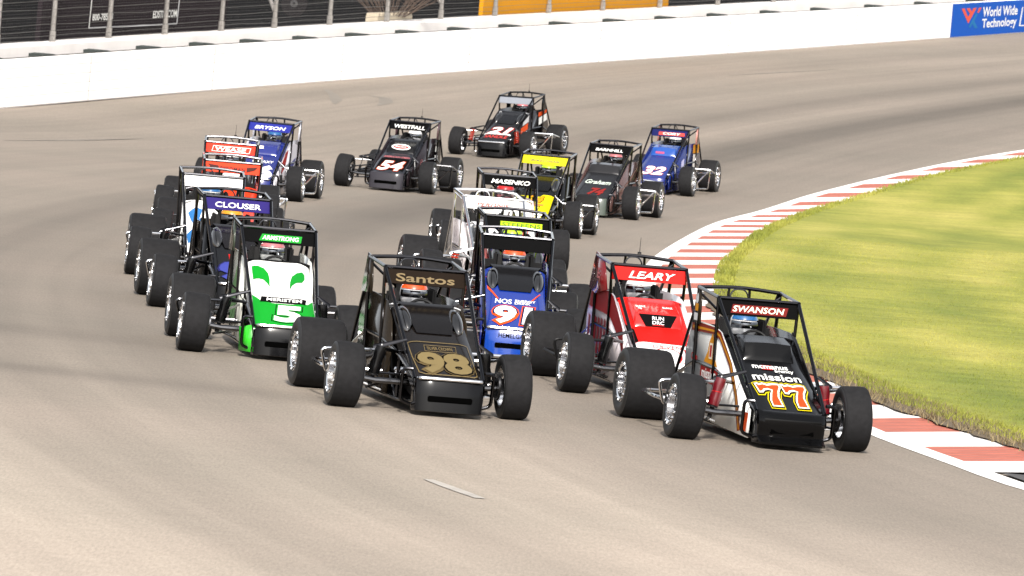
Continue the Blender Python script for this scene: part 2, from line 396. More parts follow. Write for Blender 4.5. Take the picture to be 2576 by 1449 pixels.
# ---- lawn
def grass_material(name, dark=1.):
    m = bpy.data.materials.new(name); m.use_nodes = True; n = m.node_tree; L = n.links; b = n.nodes['Principled BSDF']
    g = n.nodes.new('ShaderNodeNewGeometry')
    def nz(sc, det=4, vec=None, ro=.6):
        x = n.nodes.new('ShaderNodeTexNoise'); x.inputs['Scale'].default_value = sc; x.inputs['Detail'].default_value = det; x.inputs['Roughness'].default_value = ro
        L.new(vec or g.outputs['Position'], x.inputs['Vector']); return x.outputs[0]
    vm = n.nodes.new('ShaderNodeVectorMath'); vm.operation = 'MULTIPLY'; vm.inputs[1].default_value = (.35, .12, 1); L.new(g.outputs['Position'], vm.inputs[0])
    a = nz(.9, 5, vm.outputs[0]); c = nz(14., 3); vm2 = n.nodes.new('ShaderNodeVectorMath'); vm2.operation = 'MULTIPLY'; vm2.inputs[1].default_value = (.22, 1, 1); L.new(g.outputs['Position'], vm2.inputs[0])
    e = nz(2.4, 5, vm2.outputs[0])
    r = n.nodes.new('ShaderNodeValToRGB'); cr = r.color_ramp
    cr.elements[0].position = .32; cr.elements[0].color = (.100 * dark, .128 * dark, .018 * dark, 1)
    cr.elements[1].position = .68; cr.elements[1].color = (.320 * dark, .285 * dark, .070 * dark, 1)
    k = cr.elements.new(.5); k.color = (.205 * dark, .208 * dark, .036 * dark, 1)
    spx = n.nodes.new('ShaderNodeSeparateXYZ'); L.new(g.outputs['Position'], spx.inputs[0])
    def mt(op, p, q2, r2=None):
        x = n.nodes.new('ShaderNodeMath'); x.operation = op
        for i, v in enumerate((p, q2, r2)):
            if v is None: continue
            if isinstance(v, (int, float)): x.inputs[i].default_value = v
            else: L.new(v, x.inputs[i])
        return x.outputs[0]
    dy = mt('SUBTRACT', spx.outputs[1], 93.); qq = mt('SUBTRACT', spx.outputs[0], mt('MULTIPLY', mt('MULTIPLY', dy, dy), .0022))
    wob = mt('ADD', qq, mt('MULTIPLY', e, .9)); band = mt('MULTIPLY', mt('SINE', mt('MULTIPLY', wob, 3.6), 0), .035)
    L.new(mt('ADD', mt('ADD', mt('MULTIPLY', mt('SUBTRACT', a, .5), .75), .5), band), r.inputs[0])
    mp = n.nodes.new('ShaderNodeMapRange'); mp.inputs[3].default_value = .55; mp.inputs[4].default_value = 1.45; L.new(c, mp.inputs[0])
    mp2 = n.nodes.new('ShaderNodeMapRange'); mp2.inputs[3].default_value = .62; mp2.inputs[4].default_value = 1.38; L.new(e, mp2.inputs[0])
    mu = n.nodes.new('ShaderNodeMath'); mu.operation = 'MULTIPLY'; L.new(mp.outputs[0], mu.inputs[0]); L.new(mp2.outputs[0], mu.inputs[1])
    sc = n.nodes.new('ShaderNodeVectorMath'); sc.operation = 'SCALE'; L.new(r.outputs[0], sc.inputs[0]); L.new(mu.outputs[0], sc.inputs['Scale']); L.new(sc.outputs[0], b.inputs['Base Color'])
    b.inputs['Roughness'].default_value = .85; b.inputs['Specular IOR Level'].default_value = .2
    return m
def gz(x, y):
    d = y; u = max(x - XG(min(max(d, 46), 239)), 0)
    return rise(x, y) + .012 + KH * 1.0 + .03 + min(u, 14) * .012
GM = grass_material('lawn_grass')
def gxs(y):
    e = XG(min(max(y, 46), 239)) + .02
    return [e + t for t in (0, .12, .5, 1, 2, 3.5, 5, 7, 9, 12, 15, 20, 30, 60, 200, 600)]
gy = frange(66, 239, 1.5)
# the kerb end and dark run-off lie nearer than the lawn's tip
sheet('lawn', gxs, frange(46, 239, 1.2), gz, GM)
sheet('run_off', lambda y: [XL(y) + .3, XL(y) + .8, XL(y) + 1.6, XL(y) + 3], frange(46, 61.3, 1.), lambda x, y: rise(x, y) + .02, mat('dark_asphalt', (.045, .043, .043), .8, noise=.4, scale=12))

# grass blades (one uncountable mass)
def blades():
    V = []; cnt = 0
    def scatter(n, dfun, ufun, hmin, hmax, wd):
        nonlocal cnt
        d = dfun(n); u = ufun(n); xe = np.array([XG(float(q)) for q in d]); x = xe + u
        z = np.array([gz(float(a), float(b)) for a, b in zip(x, d)])
        h = rng.uniform(hmin, hmax, n); an = rng.uniform(0, 2 * pi, n); lx = rng.normal(0, .35, n) * h; ly = rng.normal(0, .35, n) * h
        cx, sy = np.cos(an) * wd, np.sin(an) * wd
        a = np.stack([x - cx, d - sy, z - .01], 1); b = np.stack([x + cx, d + sy, z - .01], 1); c = np.stack([x + lx, d + ly, z + h], 1)
        V.append(np.stack([a, b, c], 1).reshape(-1, 3)); cnt += n
    scatter(70000, lambda n: 62 + 55 * rng.random(n) ** 1.5, lambda n: rng.random(n) ** 1.2 * 6.5, .008, .026, .006)
    scatter(8000, lambda n: 64 + 20 * rng.random(n), lambda n: rng.random(n) * .45 - .05, .02, .06, .007)
    scatter(7000, lambda n: 84 + 70 * rng.random(n), lambda n: rng.random(n) * .3 - .05, .03, .07, .010)
    V = np.concatenate(V); me = bpy.data.meshes.new('grass'); n = len(V)
    me.vertices.add(n); me.vertices.foreach_set('co', V.ravel()); me.loops.add(n); me.loops.foreach_set('vertex_index', np.arange(n))
    me.polygons.add(n // 3); me.polygons.foreach_set('loop_start', np.arange(0, n, 3)); me.polygons.foreach_set('loop_total', np.full(n // 3, 3)); me.update()
    me.materials.append(grass_material('grass_blades', .95)); o = bpy.data.objects.new('grass', me); COL.objects.link(o); tag(o, 'short yellow green grass blades of the infield lawn', 'grass', None, 'stuff')
blades()
def dry_tufts():
    n = 5200; c = 420; d0 = rng.uniform(60, 84, c); u0 = rng.uniform(-.22, .30, c) ; k = rng.integers(0, c, n)
    d = d0[k] + rng.normal(0, .16, n); u = u0[k] + rng.normal(0, .06, n); x = np.array([XG(float(q)) for q in d]) + u
    z = np.array([gz(float(a), float(b)) for a, b in zip(x, d)]) - .03; h = rng.uniform(.03, .11, n); an = rng.uniform(0, 2 * pi, n)
    cx, sy = np.cos(an) * .007, np.sin(an) * .007; lx, ly = rng.normal(0, .5, n) * h, rng.normal(0, .5, n) * h
    V = np.stack([np.stack([x - cx, d - sy, z], 1), np.stack([x + cx, d + sy, z], 1), np.stack([x + lx, d + ly, z + h], 1)], 1).reshape(-1, 3)
    me = bpy.data.meshes.new('dry_grass'); n = len(V); me.vertices.add(n); me.vertices.foreach_set('co', V.ravel()); me.loops.add(n); me.loops.foreach_set('vertex_index', np.arange(n))
    me.polygons.add(n // 3); me.polygons.foreach_set('loop_start', np.arange(0, n, 3)); me.polygons.foreach_set('loop_total', np.full(n // 3, 3)); me.update()
    me.materials.append(mat('dry_grass', (.13, .10, .05), .9, noise=.7, scale=3)); o = bpy.data.objects.new('dry_grass', me); COL.objects.link(o); tag(o, 'dry brown grass tufts along the kerb edge', 'grass', None, 'stuff')
dry_tufts()
# brown soil band between kerb and lawn on the near side
bm = BM(); prev = None
for d in frange(58, 92, .35):
    e = XG(d); wob = .10 * random.random(); wd = (.16 if d < 80 else .16 * (92 - d) / 12 + .02) + .12 * random.random()
    cur = [bm.verts.new((e - .16 - wob, d, kz(e - .16, d, d) + .01)), bm.verts.new((e + wd * .4, d, gz(e + wd * .4, d) + .012)), bm.verts.new((e + wd + wob, d, gz(e + wd, d) + .008))]
    if prev:
        for j in range(2): bm.faces.new((prev[j], prev[j + 1], cur[j + 1], cur[j]))
    prev = cur
tag(newobj('soil_strip', bm, mat('soil', (.085, .062, .036), .95, noise=.6, scale=9, bump=.6), angle=None), kind='structure')

# ---- outer wall line
WP = [(0, 273), (600, 222.5), (1288, 172), (1900, 130.5), (2576, 82)]
WB = [hit(x, y) for x, y in WP]
d_ = (WB[0] - WB[1]); WB = [WB[0] + d_ * 3, WB[0] + d_] + WB; d_ = (WB[-1] - WB[-2]); WB = WB + [WB[-1] + d_, WB[-1] + d_ * 2.5]
def wall_pt(t):
    """t: 0..n-1 along the control points (Catmull-Rom)"""
    n = len(WB); i = min(int(t), n - 2); u = t - i; p1, p2 = WB[i], WB[i + 1]; p0 = WB[i - 1] if i else p1 * 2 - p2; p3 = WB[i + 2] if i + 2 < n else p2 * 2 - p1
    if i in (0, n - 2) : return p1.lerp(p2, u)
    a = .5 * (2 * p1 + (p2 - p0) * u + (2 * p0 - 5 * p1 + 4 * p2 - p3) * u * u + (3 * p1 - p0 - 3 * p2 + p3) * u ** 3); return a
TS = []
samp = [wall_pt(t) for t in frange(0, len(WB) - 1, .02)]
AL = [0.]
for a, b in zip(samp, samp[1:]): AL.append(AL[-1] + (Vector((b.x, b.y)) - Vector((a.x, a.y))).length)
def wl(s, off=0., z=0.):
    """point at arc length s along the wall foot, off metres behind the track face, z above the foot"""
    i = min(max(int(np.searchsorted(AL, s)) - 1, 0), len(AL) - 2); u = (s - AL[i]) / (AL[i + 1] - AL[i]); p = samp[i].lerp(samp[i + 1], u)
    j = min(max(i, 6), len(samp) - 8); d = samp[j + 6] - samp[j - 6]; d.z = 0; d.normalize(); nrm = Vector((-d.y, d.x, 0))
    return p + nrm * off + Vector((0, 0, z))
def s_at(px, off=0., z=0.):
    a, b = 0., AL[-1]
    for _ in range(50):
        m = (a + b) / 2
        if proj(wl(m, off, z))[0] < px: a = m
        else: b = m
    return (a + b) / 2
def extrude_wall(bm, prof, s0, s1, step=2., mi=0, closed=True, mis=None):
    rows = []
    for s in frange(s0, s1, step): rows.append([bm.verts.new(wl(s, o, z)) for o, z in prof])
    n = len(prof)
    for a, b in zip(rows, rows[1:]):
        for j in range(n if closed else n - 1):
            bm.faces.new((a[j], a[(j + 1) % n], b[(j + 1) % n], b[j])).material_index = mis[j] if mis else mi
    bm.faces.new(rows[0][::-1]); bm.faces.new(rows[-1])
SA, SB = s_at(-500), AL[-1] - 4
HB = 1.10
barrier = thing('safety_barrier', 'long white steel tube safety barrier along the outer wall with dark foam wedges on top', 'barrier', Matrix.Identity(4))
bm = BM(); prof = [(0.20, 0.0), (0.012, 0.0)]
for k in range(5):
    z0 = k * HB / 5; prof += [(.012, z0 + .012), (0, z0 + .022), (0, z0 + HB / 5 - .012)] 
prof += [(.012, HB), (.20, HB)]
extrude_wall(bm, prof, SA, SB, 1.5)
newobj('barrier_tubes', bm, mat('barrier_white', (.84, .825, .81), .45, noise=.04, scale=1.2), barrier, angle=20)
for px in (532, 856, 1176, 1505, 1830, 2150, 220, -90):
    bm = BM(); s = s_at(px)
    a, b = wl(s, -.003, .0), wl(s + .03, -.003, 0)
    poly_prism(bm, [a, b, b + Vector((0, 0, HB)), a + Vector((0, 0, HB))], (wl(s, .002) - wl(s, -.003)))
    newobj('panel_seam', bm, mat('seam', (.42, .38, .35), .7), barrier, smooth=False)
for sx in (-62, 155, 373, 582, 793, 995, 1205, 1415, 1615, 1822, 2027, 2228, 2443, 2650, 2858, 3070, 3272, 3487, 3686, 3892, 4090):
    s = s_at(sx / 1.59, .3, HB); bm = BM()
    P = [(0, 0), (0, .08), (.35, .09), (.62, .075), (1.25, 0)]
    rows = [[bm.verts.new(wl(s + u, o, HB - .03 + z)) for u, z in P] for o in (.20, .56)]
    for j in range(4): bm.faces.new((rows[0][j], rows[0][j + 1], rows[1][j + 1], rows[1][j]))
    bm.faces.new(rows[0]); bm.faces.new(rows[1][::-1]); bm.faces.new((rows[0][0], rows[0][4], rows[1][4], rows[1][0]))
    newobj('foam_wedge', bm, mat('foam', (.020, .026, .024), .9, noise=.4, scale=10), barrier, smooth=False)
bm = BM(); extrude_wall(bm, [(.215, .2), (.19, HB + .012), (.555, HB - .03), (.555, .2)], SA, SB, 2.); newobj('gap_shade_strip', bm, mat('gap_dark', (.05, .045, .04), .9), barrier, smooth=False)  # dark strip stands for the shade in the gap behind the barrier

# advertisement on the barrier at the right
def wall_surf(s0, z0, dzo=0.):
    return lambda x, h, off: wl(s0 + x, -.006 - off, z0 + h)
sb = s_at(2389); bm = BM(); se = sb + 14
rows = [[bm.verts.new(wl(s, -.006, z)) for z in (.02, HB - .01)] for s in frange(sb, se, 1.)]
for a, b in zip(rows, rows[1:]): bm.faces.new((a[0], b[0], b[1], a[1]))
banner = newobj('advertisement', bm, paint((0, 112, 240), .5, 0), barrier, smooth=False); banner['label'] = 'blue banner with white company lettering and a red and light blue monogram'
def mono(pts): return poly2d(pts)
# horizontal stretch: picture pixels along x at the banner -> metres along the wall
def along(px): return s_at(px) - sb
A = along
def bx_(zx, zy):
    """zoomed banner pixel -> (metres along wall, height)"""
    px = (3400 + zx / 3.701) / 1.59; py = (zy / 3.701) / 1.59
    s = s_at(px); foot = proj(wl(s)); top = proj(wl(s, 0, HB)); h = (foot[1] - py) / (foot[1] - top[1]) * HB
    s = s_at(px, 0, h); return (s - sb, h)
it = [(*mono([bx_(*p) for p in [(1648, 128), (1690, 120), (1742, 245), (1770, 200), (1720, 122), (1770, 116), (1800, 170), (1820, 118), (1870, 112), (1745, 345)]]), (250, 100, 80), 1),
      (*mono([bx_(*p) for p in [(1905, 112), (1945, 108), (1900, 190), (1878, 180)]]), (250, 100, 80), 1),
      (*mono([bx_(*p) for p in [(1860, 190), (1882, 210), (1835, 310), (1885, 412), (1840, 415), (1808, 350), (1775, 412), (1750, 400), (1790, 320)]]), (40, 150, 225), 1)]
c1 = bx_(2215, 160); e1 = bx_(1965, 170)[0]; e2 = bx_(2475, 150)[0]; hcap = .30
it.append((*text2d('World Wide', (e1 + e2) / 2, c1[1], e2 - e1, .30, .02), 'white', 1))
c1 = bx_(2205, 335); e1 = bx_(1952, 345)[0]; e2 = bx_(2455, 335)[0]
it.append((*text2d('Technology', (e1 + e2) / 2, c1[1] - .03, e2 - e1, .36, .02), 'white', 1))
it.append((*poly2d([bx_(*p) for p in [(2545, 100), (2560, 100), (2515, 370), (2590, 365), (2590, 382), (2495, 386)]]), 'white', 1))
decal('lettering', it, wall_surf(sb, 0), banner)

# concrete wall behind, fence and things beyond
cw = thing('concrete_wall', 'pale concrete retaining wall standing behind the white barrier', 'wall', Matrix.Identity(4))
CONC = mat('concrete', (.66, .63, .61), .85, noise=.16, scale=1.3, bump=.15)
bm = BM(); extrude_wall(bm, [(.56, 0), (.56, HB + .21), (.60, HB + .25), (1.0, HB + .25), (1.0, 0)], SA, SB, 2.); newobj('wall_face', bm, CONC, cw, angle=20)
HW = HB + .25
fence = thing('catch_fence', 'tall steel catch fence with wire mesh on top of the concrete wall', 'fence', Matrix.Identity(4))
GAL = mat('galvanised', (.33, .31, .29), .45, .6, noise=.25, scale=6)
WIR = mat('wire', (.14, .135, .13), .4, .5, noise=.3, scale=5)
pxs = [205 - 222, 205, 430, 655, 880, 1093, 1314, 1543, 1759, 1976, 2191, 2407, 2635, 2867, 3090, 3310, 3530, 3750, 3970]
for i, sx in enumerate(pxs):
    s = s_at(sx / 1.59, .8, HW); bm = BM(); lean = Vector((0, 0, 0))
    tube(bm, [wl(s, .78, HW - .05), wl(s, .78, HW + .25)], .075, 8); tube(bm, [wl(s, .78, HW + .2), wl(s, .80, HW + 3.2)], .058, 8)
    if i in (5, 8):
        e = .9 if i == 5 else -.9; tube(bm, [wl(s, .82, HW + .45), wl(s + e, 2.2, HW + 2.4)], .05, 8)
    newobj('post', bm, GAL, fence)
bm = BM()
for z in (.05, .16, .27, .42, .60, .78, .98, 1.2, 1.45, 1.8, 2.2, 2.6):
    zz = HW + z; tube(bm, [wl(s, .72, zz + .015 * sin(s * 1.3 + z * 9)) for s in frange(SA, SB, 2.)], .0065, 4)
newobj('cable', bm, WIR, fence)
bm = BM()
s = SA
while s < SB:
    a, b = wl(s, .715, HW + .02), wl(s, .715, HW + 2.8); u = (wl(s + .1, .715) - wl(s, .715)).normalized() * .002
    bm.faces.new([bm.verts.new(v) for v in (a - u, a + u, b + u, b - u)]); s += .11
for k in range(1, 40):
    z = HW + k * .07; pts = [wl(s, .716, z) for s in frange(SA, SB, 3.)]; dz = Vector((0, 0, .0014))
    for a, b in zip(pts, pts[1:]): bm.faces.new([bm.verts.new(v) for v in (a - dz, b - dz, b + dz, a + dz)])
newobj('wire_mesh', bm, WIR, fence, smooth=False)

# ground and added stand backdrop behind the wall, night dark put into their colour
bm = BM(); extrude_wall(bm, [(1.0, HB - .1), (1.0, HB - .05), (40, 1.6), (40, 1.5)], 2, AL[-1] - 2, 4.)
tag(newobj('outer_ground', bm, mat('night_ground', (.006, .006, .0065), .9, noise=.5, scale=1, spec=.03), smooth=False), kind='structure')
stand = thing('grandstand', 'grandstand backdrop added behind the catch fence, coloured near black for the night', 'building', Matrix.Identity(4))
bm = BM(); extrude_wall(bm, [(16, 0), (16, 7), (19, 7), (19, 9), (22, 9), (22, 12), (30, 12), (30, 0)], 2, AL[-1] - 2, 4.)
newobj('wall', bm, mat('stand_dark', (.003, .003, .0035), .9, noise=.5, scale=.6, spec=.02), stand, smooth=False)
bm = BM(); s = 6
while s < AL[-1] - 6:
    tube(bm, [wl(s, 15.5, .6), wl(s, 15.5, 8)], .12, 6); tube(bm, [wl(s, 15.5, 1.2), wl(s + 5, 15.5, 5.5)], .05, 5); s += 6.5
newobj('column', bm, mat('stand_steel', (.030, .028, .030), .6, .3), stand)

def board(name, lab, px0, px1, off, z0, z1, colr):
    s0, s1 = s_at(px0, off, z0), s_at(px1, off, z0); t = thing(name, lab, 'billboard', Matrix.Identity(4)); bm = BM()
    r = [[bm.verts.new(wl(s, o, z)) for o, z in ((off, z0), (off, z1), (off + .12, z1), (off + .12, z0))] for s in frange(s0, s1, 1.)]
    for a, b in zip(r, r[1:]):
        for j in range(4): bm.faces.new((a[j], a[(j + 1) % 4], b[(j + 1) % 4], b[j]))
    bm.faces.new(r[0][::-1]); bm.faces.new(r[-1])
    p = newobj('panel', bm, paint(colr, .6, 0), t, smooth=False); return t, p, s0, s1
gb, gp, s0, s1 = board('billboard', 'dark grey billboard with a thin white frame, phone number and web address', 92, 560, 1.6, 0.5, 4.2, (50, 44, 48))
def gpt(zx, zy, off=1.6):
    px, py = zx / 2.576 / 1.59, zy / 2.576 / 1.59
    z = 2.
    for _ in range(12):
        s = s_at(px, off, z); q = proj(wl(s, off, z)); z += (q[1] - py) / (F / 165.)
    return s, z
f1, f2, f3, f4 = gpt(945, 0), gpt(912, 290), gpt(1818, 243), gpt(1848, 0)
base = f2[0]
fr = [(f1[0] - base, f1[1] + .3), (0, f2[1]), (f3[0] - base, f3[1]), (f4[0] - base, f4[1] + .3)]
gs = lambda x, h, off: wl(base + x, 1.6 - .004 - off, h)
def seg2(a, b, t):
    a, b = Vector(a), Vector(b); d = (b - a).normalized(); n = Vector((-d.y, d.x)) * t / 2
    return poly2d([tuple(a - n), tuple(b - n), tuple(b + n), tuple(a + n)])
it = [(*seg2(fr[0], fr[1], .05), 'white', 1), (*seg2(fr[1], fr[2], .035), 'silver', 1), (*seg2(fr[2], fr[3], .05), 'silver', 1)]
for s_, x0, x1, yt, yb in (('800-785-7293', 950, 1160, 140, 208), ('EDSTEEL.COM', 1575, 1818, 108, 180)):
    a, b = gpt(x0, (yt + yb) / 2 + 3), gpt(x1, (yt + yb) / 2 - 6); hgt = gpt(x0, yt)[1] - gpt(x0, yb)[1]
    if s_[0] == '8': s_ = '800-785- 3'
    else: s_ = 'EDSTI   .COM'
    it.append((*text2d(s_, (a[0] + b[0]) / 2 - base, (a[1] + b[1]) / 2, b[0] - a[0], hgt, .02), 'white', 1))
decal('lettering', it, gs, gp)
yb, yp, s0, s1 = board('billboard', 'plain amber yellow billboard behind the catch fence', 1211, 1678, 1.3, 1.0, 4.5, (245, 170, 18))
yb['label'] = 'plain amber yellow billboard panel behind the catch fence'
# planter with a bare bush
s = s_at(974, 1.3, 1.6); pl = thing('planter', 'beige notched planter box behind the catch fence', 'planter', Matrix.Identity(4)); bm = BM()
def wbox(bm, s0, s1, o0, o1, z0, z1, mi=0):
    q = [wl(a, o, z) for a in (s0, s1) for o in (o0, o1) for z in (z0, z1)]; v = [bm.verts.new(p) for p in q]
    for f in ((0, 1, 3, 2), (4, 6, 7, 5), (0, 4, 5, 1), (2, 3, 7, 6), (0, 2, 6, 4), (1, 5, 7, 3)): bm.faces.new([v[i] for i in f]).material_index = mi
pw = s_at(1020, 1.3, 1.6) - s_at(933, 1.3, 1.6)
wbox(bm, s - pw / 2, s + pw / 2, 1.05, 1.4, 1.2, HW + .12)
for k in range(10): a = s - pw / 2 + pw * (k + .15) / 10; wbox(bm, a, a + pw * .06, 1.05, 1.4, HW + .12, HW + .19)
newobj('box', bm, mat('planter_beige', (.42, .36, .27), .8, noise=.15, scale=5), pl, smooth=False)
bm = BM(); bc = wl(s, 1.25, 1.45)
for k in range(75):
    a = random.uniform(-1, 1); b = random.uniform(-.3, .3); p = bc + Vector((a * .45, b, 0)); q = p + Vector((a * 1.1 + random.uniform(-.3, .3), b, random.uniform(.7, 1.6))); md = p.lerp(q, .5) + Vector((random.uniform(-.15, .15), 0, 0))
    tube(bm, [p, md, q], [.012, .008, .004], 4)
    for j in range(3):
        t = random.uniform(.3, 1); r_ = p.lerp(q, t); tube(bm, [r_, r_ + Vector((random.uniform(-.3, .3), random.uniform(-.2, .2), random.uniform(.1, .4)))], .004, 3)
bu = thing('bare_bush', 'leafless brown bush rising out of the beige planter', 'bush', Matrix.Identity(4)); newobj('twigs', bm, mat('twig', (.075, .052, .040), .9), bu, smooth=False)
# round cable reel by the fence
s = s_at(742, 2.4, 2.); c = wl(s, 2.4, 1.75); bm = BM(); lathe(bm, [(-.14, .08), (-.14, .34), (-.10, .34), (-.10, .15), (.10, .15), (.10, .34), (.14, .34), (.14, .08)], 28, 'y', c)
o = thing('cable_reel', 'round dark cable reel standing behind the fence left of the planter', 'reel', Matrix.Identity(4)); newobj('drum', bm, mat('reel', (.012, .011, .012), .8, spec=.1), o)
bm = BM(); lathe(bm, [(-.145, .03), (-.145, .10), (.145, .10), (.145, .03)], 16, 'y', c); newobj('hub', bm, STL, o)

# ================================================================== CARS
HW_ = .33
def drop(x, y): return .045 * max(0, (abs(x) / HW_ - .6) / .4) ** 2
LIPY, LIPZ = -.45, .345
HP = [(-.45, .345), (.55, .72), (.62, .75), (1.0, .92), (1.06, .942)]
HOOD = Surf(HP, drop)
NOSE = Surf([(-.515, .05), (-.505, .20), (-.49, .31), (-.455, .36)])
class NoseSurf(Surf):
    def at(s, x, h, off):
        p = Surf.at(s, x, h, off); a = abs(x)
        ky = 1.02 - .02 * min(a / .15, 1) - .07 * max(0, min((a - .15) / .12, 1)) - .18 * max(0, (a - .27) / .045)
        p.y = -.30 + (p.y + .30) * ky; return p
NOSE = NoseSurf(NOSE.p)
VISOR = Surf([(1.163, 1.105), (1.193, 1.262)])
XC = (-.33, -.30, -.25, -.20, 0, .20, .25, .30, .33)
ME = {}                                          # shared mesh data
def inst(name, key, build, mats, parent, loc=None, rot=None, angle=35):
    """one mesh built once, every car gets its own object (and mesh copy when its paint differs)"""
    if key not in ME:
        bm = BM(); build(bm); o = newobj(name, bm, mats, parent, angle=angle); ME[key] = o.data
    else:
        me = ME[key]; mats = mats if isinstance(mats, (list, tuple)) else [mats]
        if [m for m in me.materials] != list(mats):
            me = me.copy(); me.materials.clear()
            for m in mats: me.materials.append(m)
        o = bpy.data.objects.new(name, me); COL.objects.link(o); o.parent = parent
    if loc: o.location = loc
    if rot: o.rotation_euler = rot
    return o
def tyre_prof(Wd, R):
    h = Wd / 2; rr = .192
    return [(-h * .90, rr), (-h * 1.0, rr + (R - rr) * .35), (-h * 1.01, rr + (R - rr) * .68), (-h * .93, R * .955), (-h * .80, R * .988), (-h * .45, R), (h * .45, R), (h * .80, R * .988), (h * .93, R * .955), (h * 1.01, rr + (R - rr) * .68), (h * 1.0, rr + (R - rr) * .35), (h * .90, rr)]
def b_tyre(Wd, R):
    def f(bm):
        p = tyre_prof(Wd, R); mis = [1, 1, 1, 0, 0, 0, 0, 0, 1, 1, 1]
        lathe(bm, p, 56, 'x', mis=mis)
    return f
def b_rim(Wd, disc):
    """deep rim: outer side at -x, wheel centre disc 'disc' metres in from the outer face"""
    def f(bm):
        h = Wd / 2 * .93
        lathe(bm, [(-h - .004, .150), (-h - .012, .168), (-h - .004, .196), (-h + .02, .198), (h - .02, .198), (h + .002, .196), (h + .002, .176), (h - .03, .168),
                   (-h + disc + .03, .150), (-h + disc + .012, .14), (-h + disc + .03, .09), (-h + disc + .02, .055), (-h + disc - .03, .05), (-h + disc - .03, 0.001)], 40, 'x', mi=0)
        lathe(bm, [(-h - .004, .150), (-h + disc * .5, .146), (-h + disc, .140)], 40, 'x', mi=0)
        for k in range(16):
            a = 2 * pi * k / 18; box(bm, (-h - .012, .181 * cos(a), .181 * sin(a)), (.014, .018, .018), Matrix.Rotation(-a, 3, 'X'), mi=0)
        for k in range(6):
            a = 2 * pi * k / 6; box(bm, (-h + disc - .0, .10 * cos(a), .10 * sin(a)), (.02, .045, .03), Matrix.Rotation(-a, 3, 'X'), mi=1)
        lathe(bm, [(h - .10, .0), (h - .10, .12), (h - .075, .12), (h - .075, 0)], 24, 'x', mi=1)
    return f
def b_disc(bm):
    lathe(bm, [(-.01, .05), (-.01, .13), (.01, .13), (.01, .05)], 28, 'x', mi=0, closed=True); box(bm, (0, .02, .11), (.07, .10, .05), mi=1, bev=.01)
WH = [('FR', -.91, 0., .27, .305, radians(4.0)), ('FL', .69, 0., .26, .305, radians(2.5)), ('RR', -.745, 2.44, .47, .34, radians(1.2)), ('RL', .60, 2.44, .36, .335, radians(1.))]
CONTACT = {k: (x, y) for k, x, y, *_ in WH}

def cage(bm):
    r = .0185
    FT = {s: Vector((.39 * s, 1.20, 1.275)) for s in (-1, 1)}; RT = {s: Vector((.40 * s, 1.97, 1.325)) for s in (-1, 1)}
    tube(bm, [FT[-1], FT[1]], r); tube(bm, [RT[-1], RT[-1].lerp(RT[1], .5) + Vector((0, .02, .03)), RT[1]], r, bend=.2)
    for s in (-1, 1):
        tube(bm, [FT[s] + Vector((0, -.02, 0)), RT[s]], r); tube(bm, [(.37 * s, 1.22, .50), FT[s]], r * .9)
        tube(bm, [(.325 * s, -.40, .335), FT[s] - Vector((0, 0, .0))], r, 10)
        tube(bm, [RT[s], (.37 * s, 2.02, .45)], r); tube(bm, [(RT[s] + Vector((-.02 * s, 0, -.02))), (.33 * s, 2.95, .42)], r * .9)
        tube(bm, [(.10 * s, 1.99, 1.335), (.14 * s, 2.05, .70)], r * .75)
        tube(bm, [(RT[s] + Vector((0, -.01, -.04))), (.02 * s, 2.02, .98)], r * .7)
        for k in (FT[s], RT[s]): bmesh.ops.create_uvsphere(bm, u_segments=8, v_segments=6, radius=r * 1.12, matrix=Matrix.Translation(k))
    tube(bm, [(-.16, 1.70, 1.22), (-.16, 1.70, 1.29), (-.12, 1.70, 1.345), (-.02, 1.70, 1.345), (.02, 1.70, 1.29), (.02, 1.70, 1.22)], .008, 6, bend=.05)
def frame(bm):
    for s in (-1, 1):
        tube(bm, [(.325 * s, -.40, .335), (.34 * s, .35, .50), (.355 * s, 1.22, .60), (.36 * s, 2.02, .62), (.33 * s, 2.9, .42)], .02)
        tube(bm, [(.30 * s, -.40, .12), (.34 * s, .3, .09), (.355 * s, 2.02, .09), (.33 * s, 2.9, .25)], .02)
        tube(bm, [(.325 * s, -.40, .335), (.31 * s, -.42, .12)], .018); tube(bm, [(.34 * s, .35, .50), (.34 * s, .35, .09)], .018)
        tube(bm, [(.34 * s, .35, .09), (.355 * s, 1.22, .60)], .015); tube(bm, [(.355 * s, 1.22, .60), (.355 * s, 1.22, .09)], .018)
        tube(bm, [(.34 * s, -.36, .42), (.43 * s, -.34, .42), (.43 * s, -.30, .12), (.33 * s, -.30, .09)], .017, bend=.08)
        tube(bm, [(.355 * s, 1.22, .60), (.36 * s, 2.02, .09)], .015)
        tube(bm, [(.37 * s, 1.22, .62), (.37 * s, 1.22, 1.0)], .016)
    tube(bm, [(-.34, .35, .09), (.34, .35, .09)], .018)
def b_engine(bm):
    box(bm, (0, .35, .26), (.40, .85, .32), Matrix.Rotation(.12, 3, 'X'), mi=0, bev=.03); box(bm, (-.17, .45, .40), (.12, .5, .10), Matrix.Rotation(-.5, 3, 'Y') @ Matrix.Rotation(.3, 3, 'X'), 1, .02); box(bm, (.17, .45, .40), (.12, .5, .10), Matrix.Rotation(.5, 3, 'Y') @ Matrix.Rotation(.3, 3, 'X'), 1, .02)
    for s in (-1, 1):
        for k in range(4):
            y = .12 + k * .17; tube(bm, [(.18 * s, y, .36), (.30 * s, y + .02, .36), (.31 * s, y + .12, .30), (.29 * s, .95, .24)], .022, 7, mi=2, bend=.05)
    lathe(bm, [(-.17, .01), (-.17, .07), (-.11, .07), (-.11, .01)], 20, 'y', (0, 0, .30), mi=1); box(bm, (0, -.16, .24), (.50, .06, .26), mi=0, bev=.01)
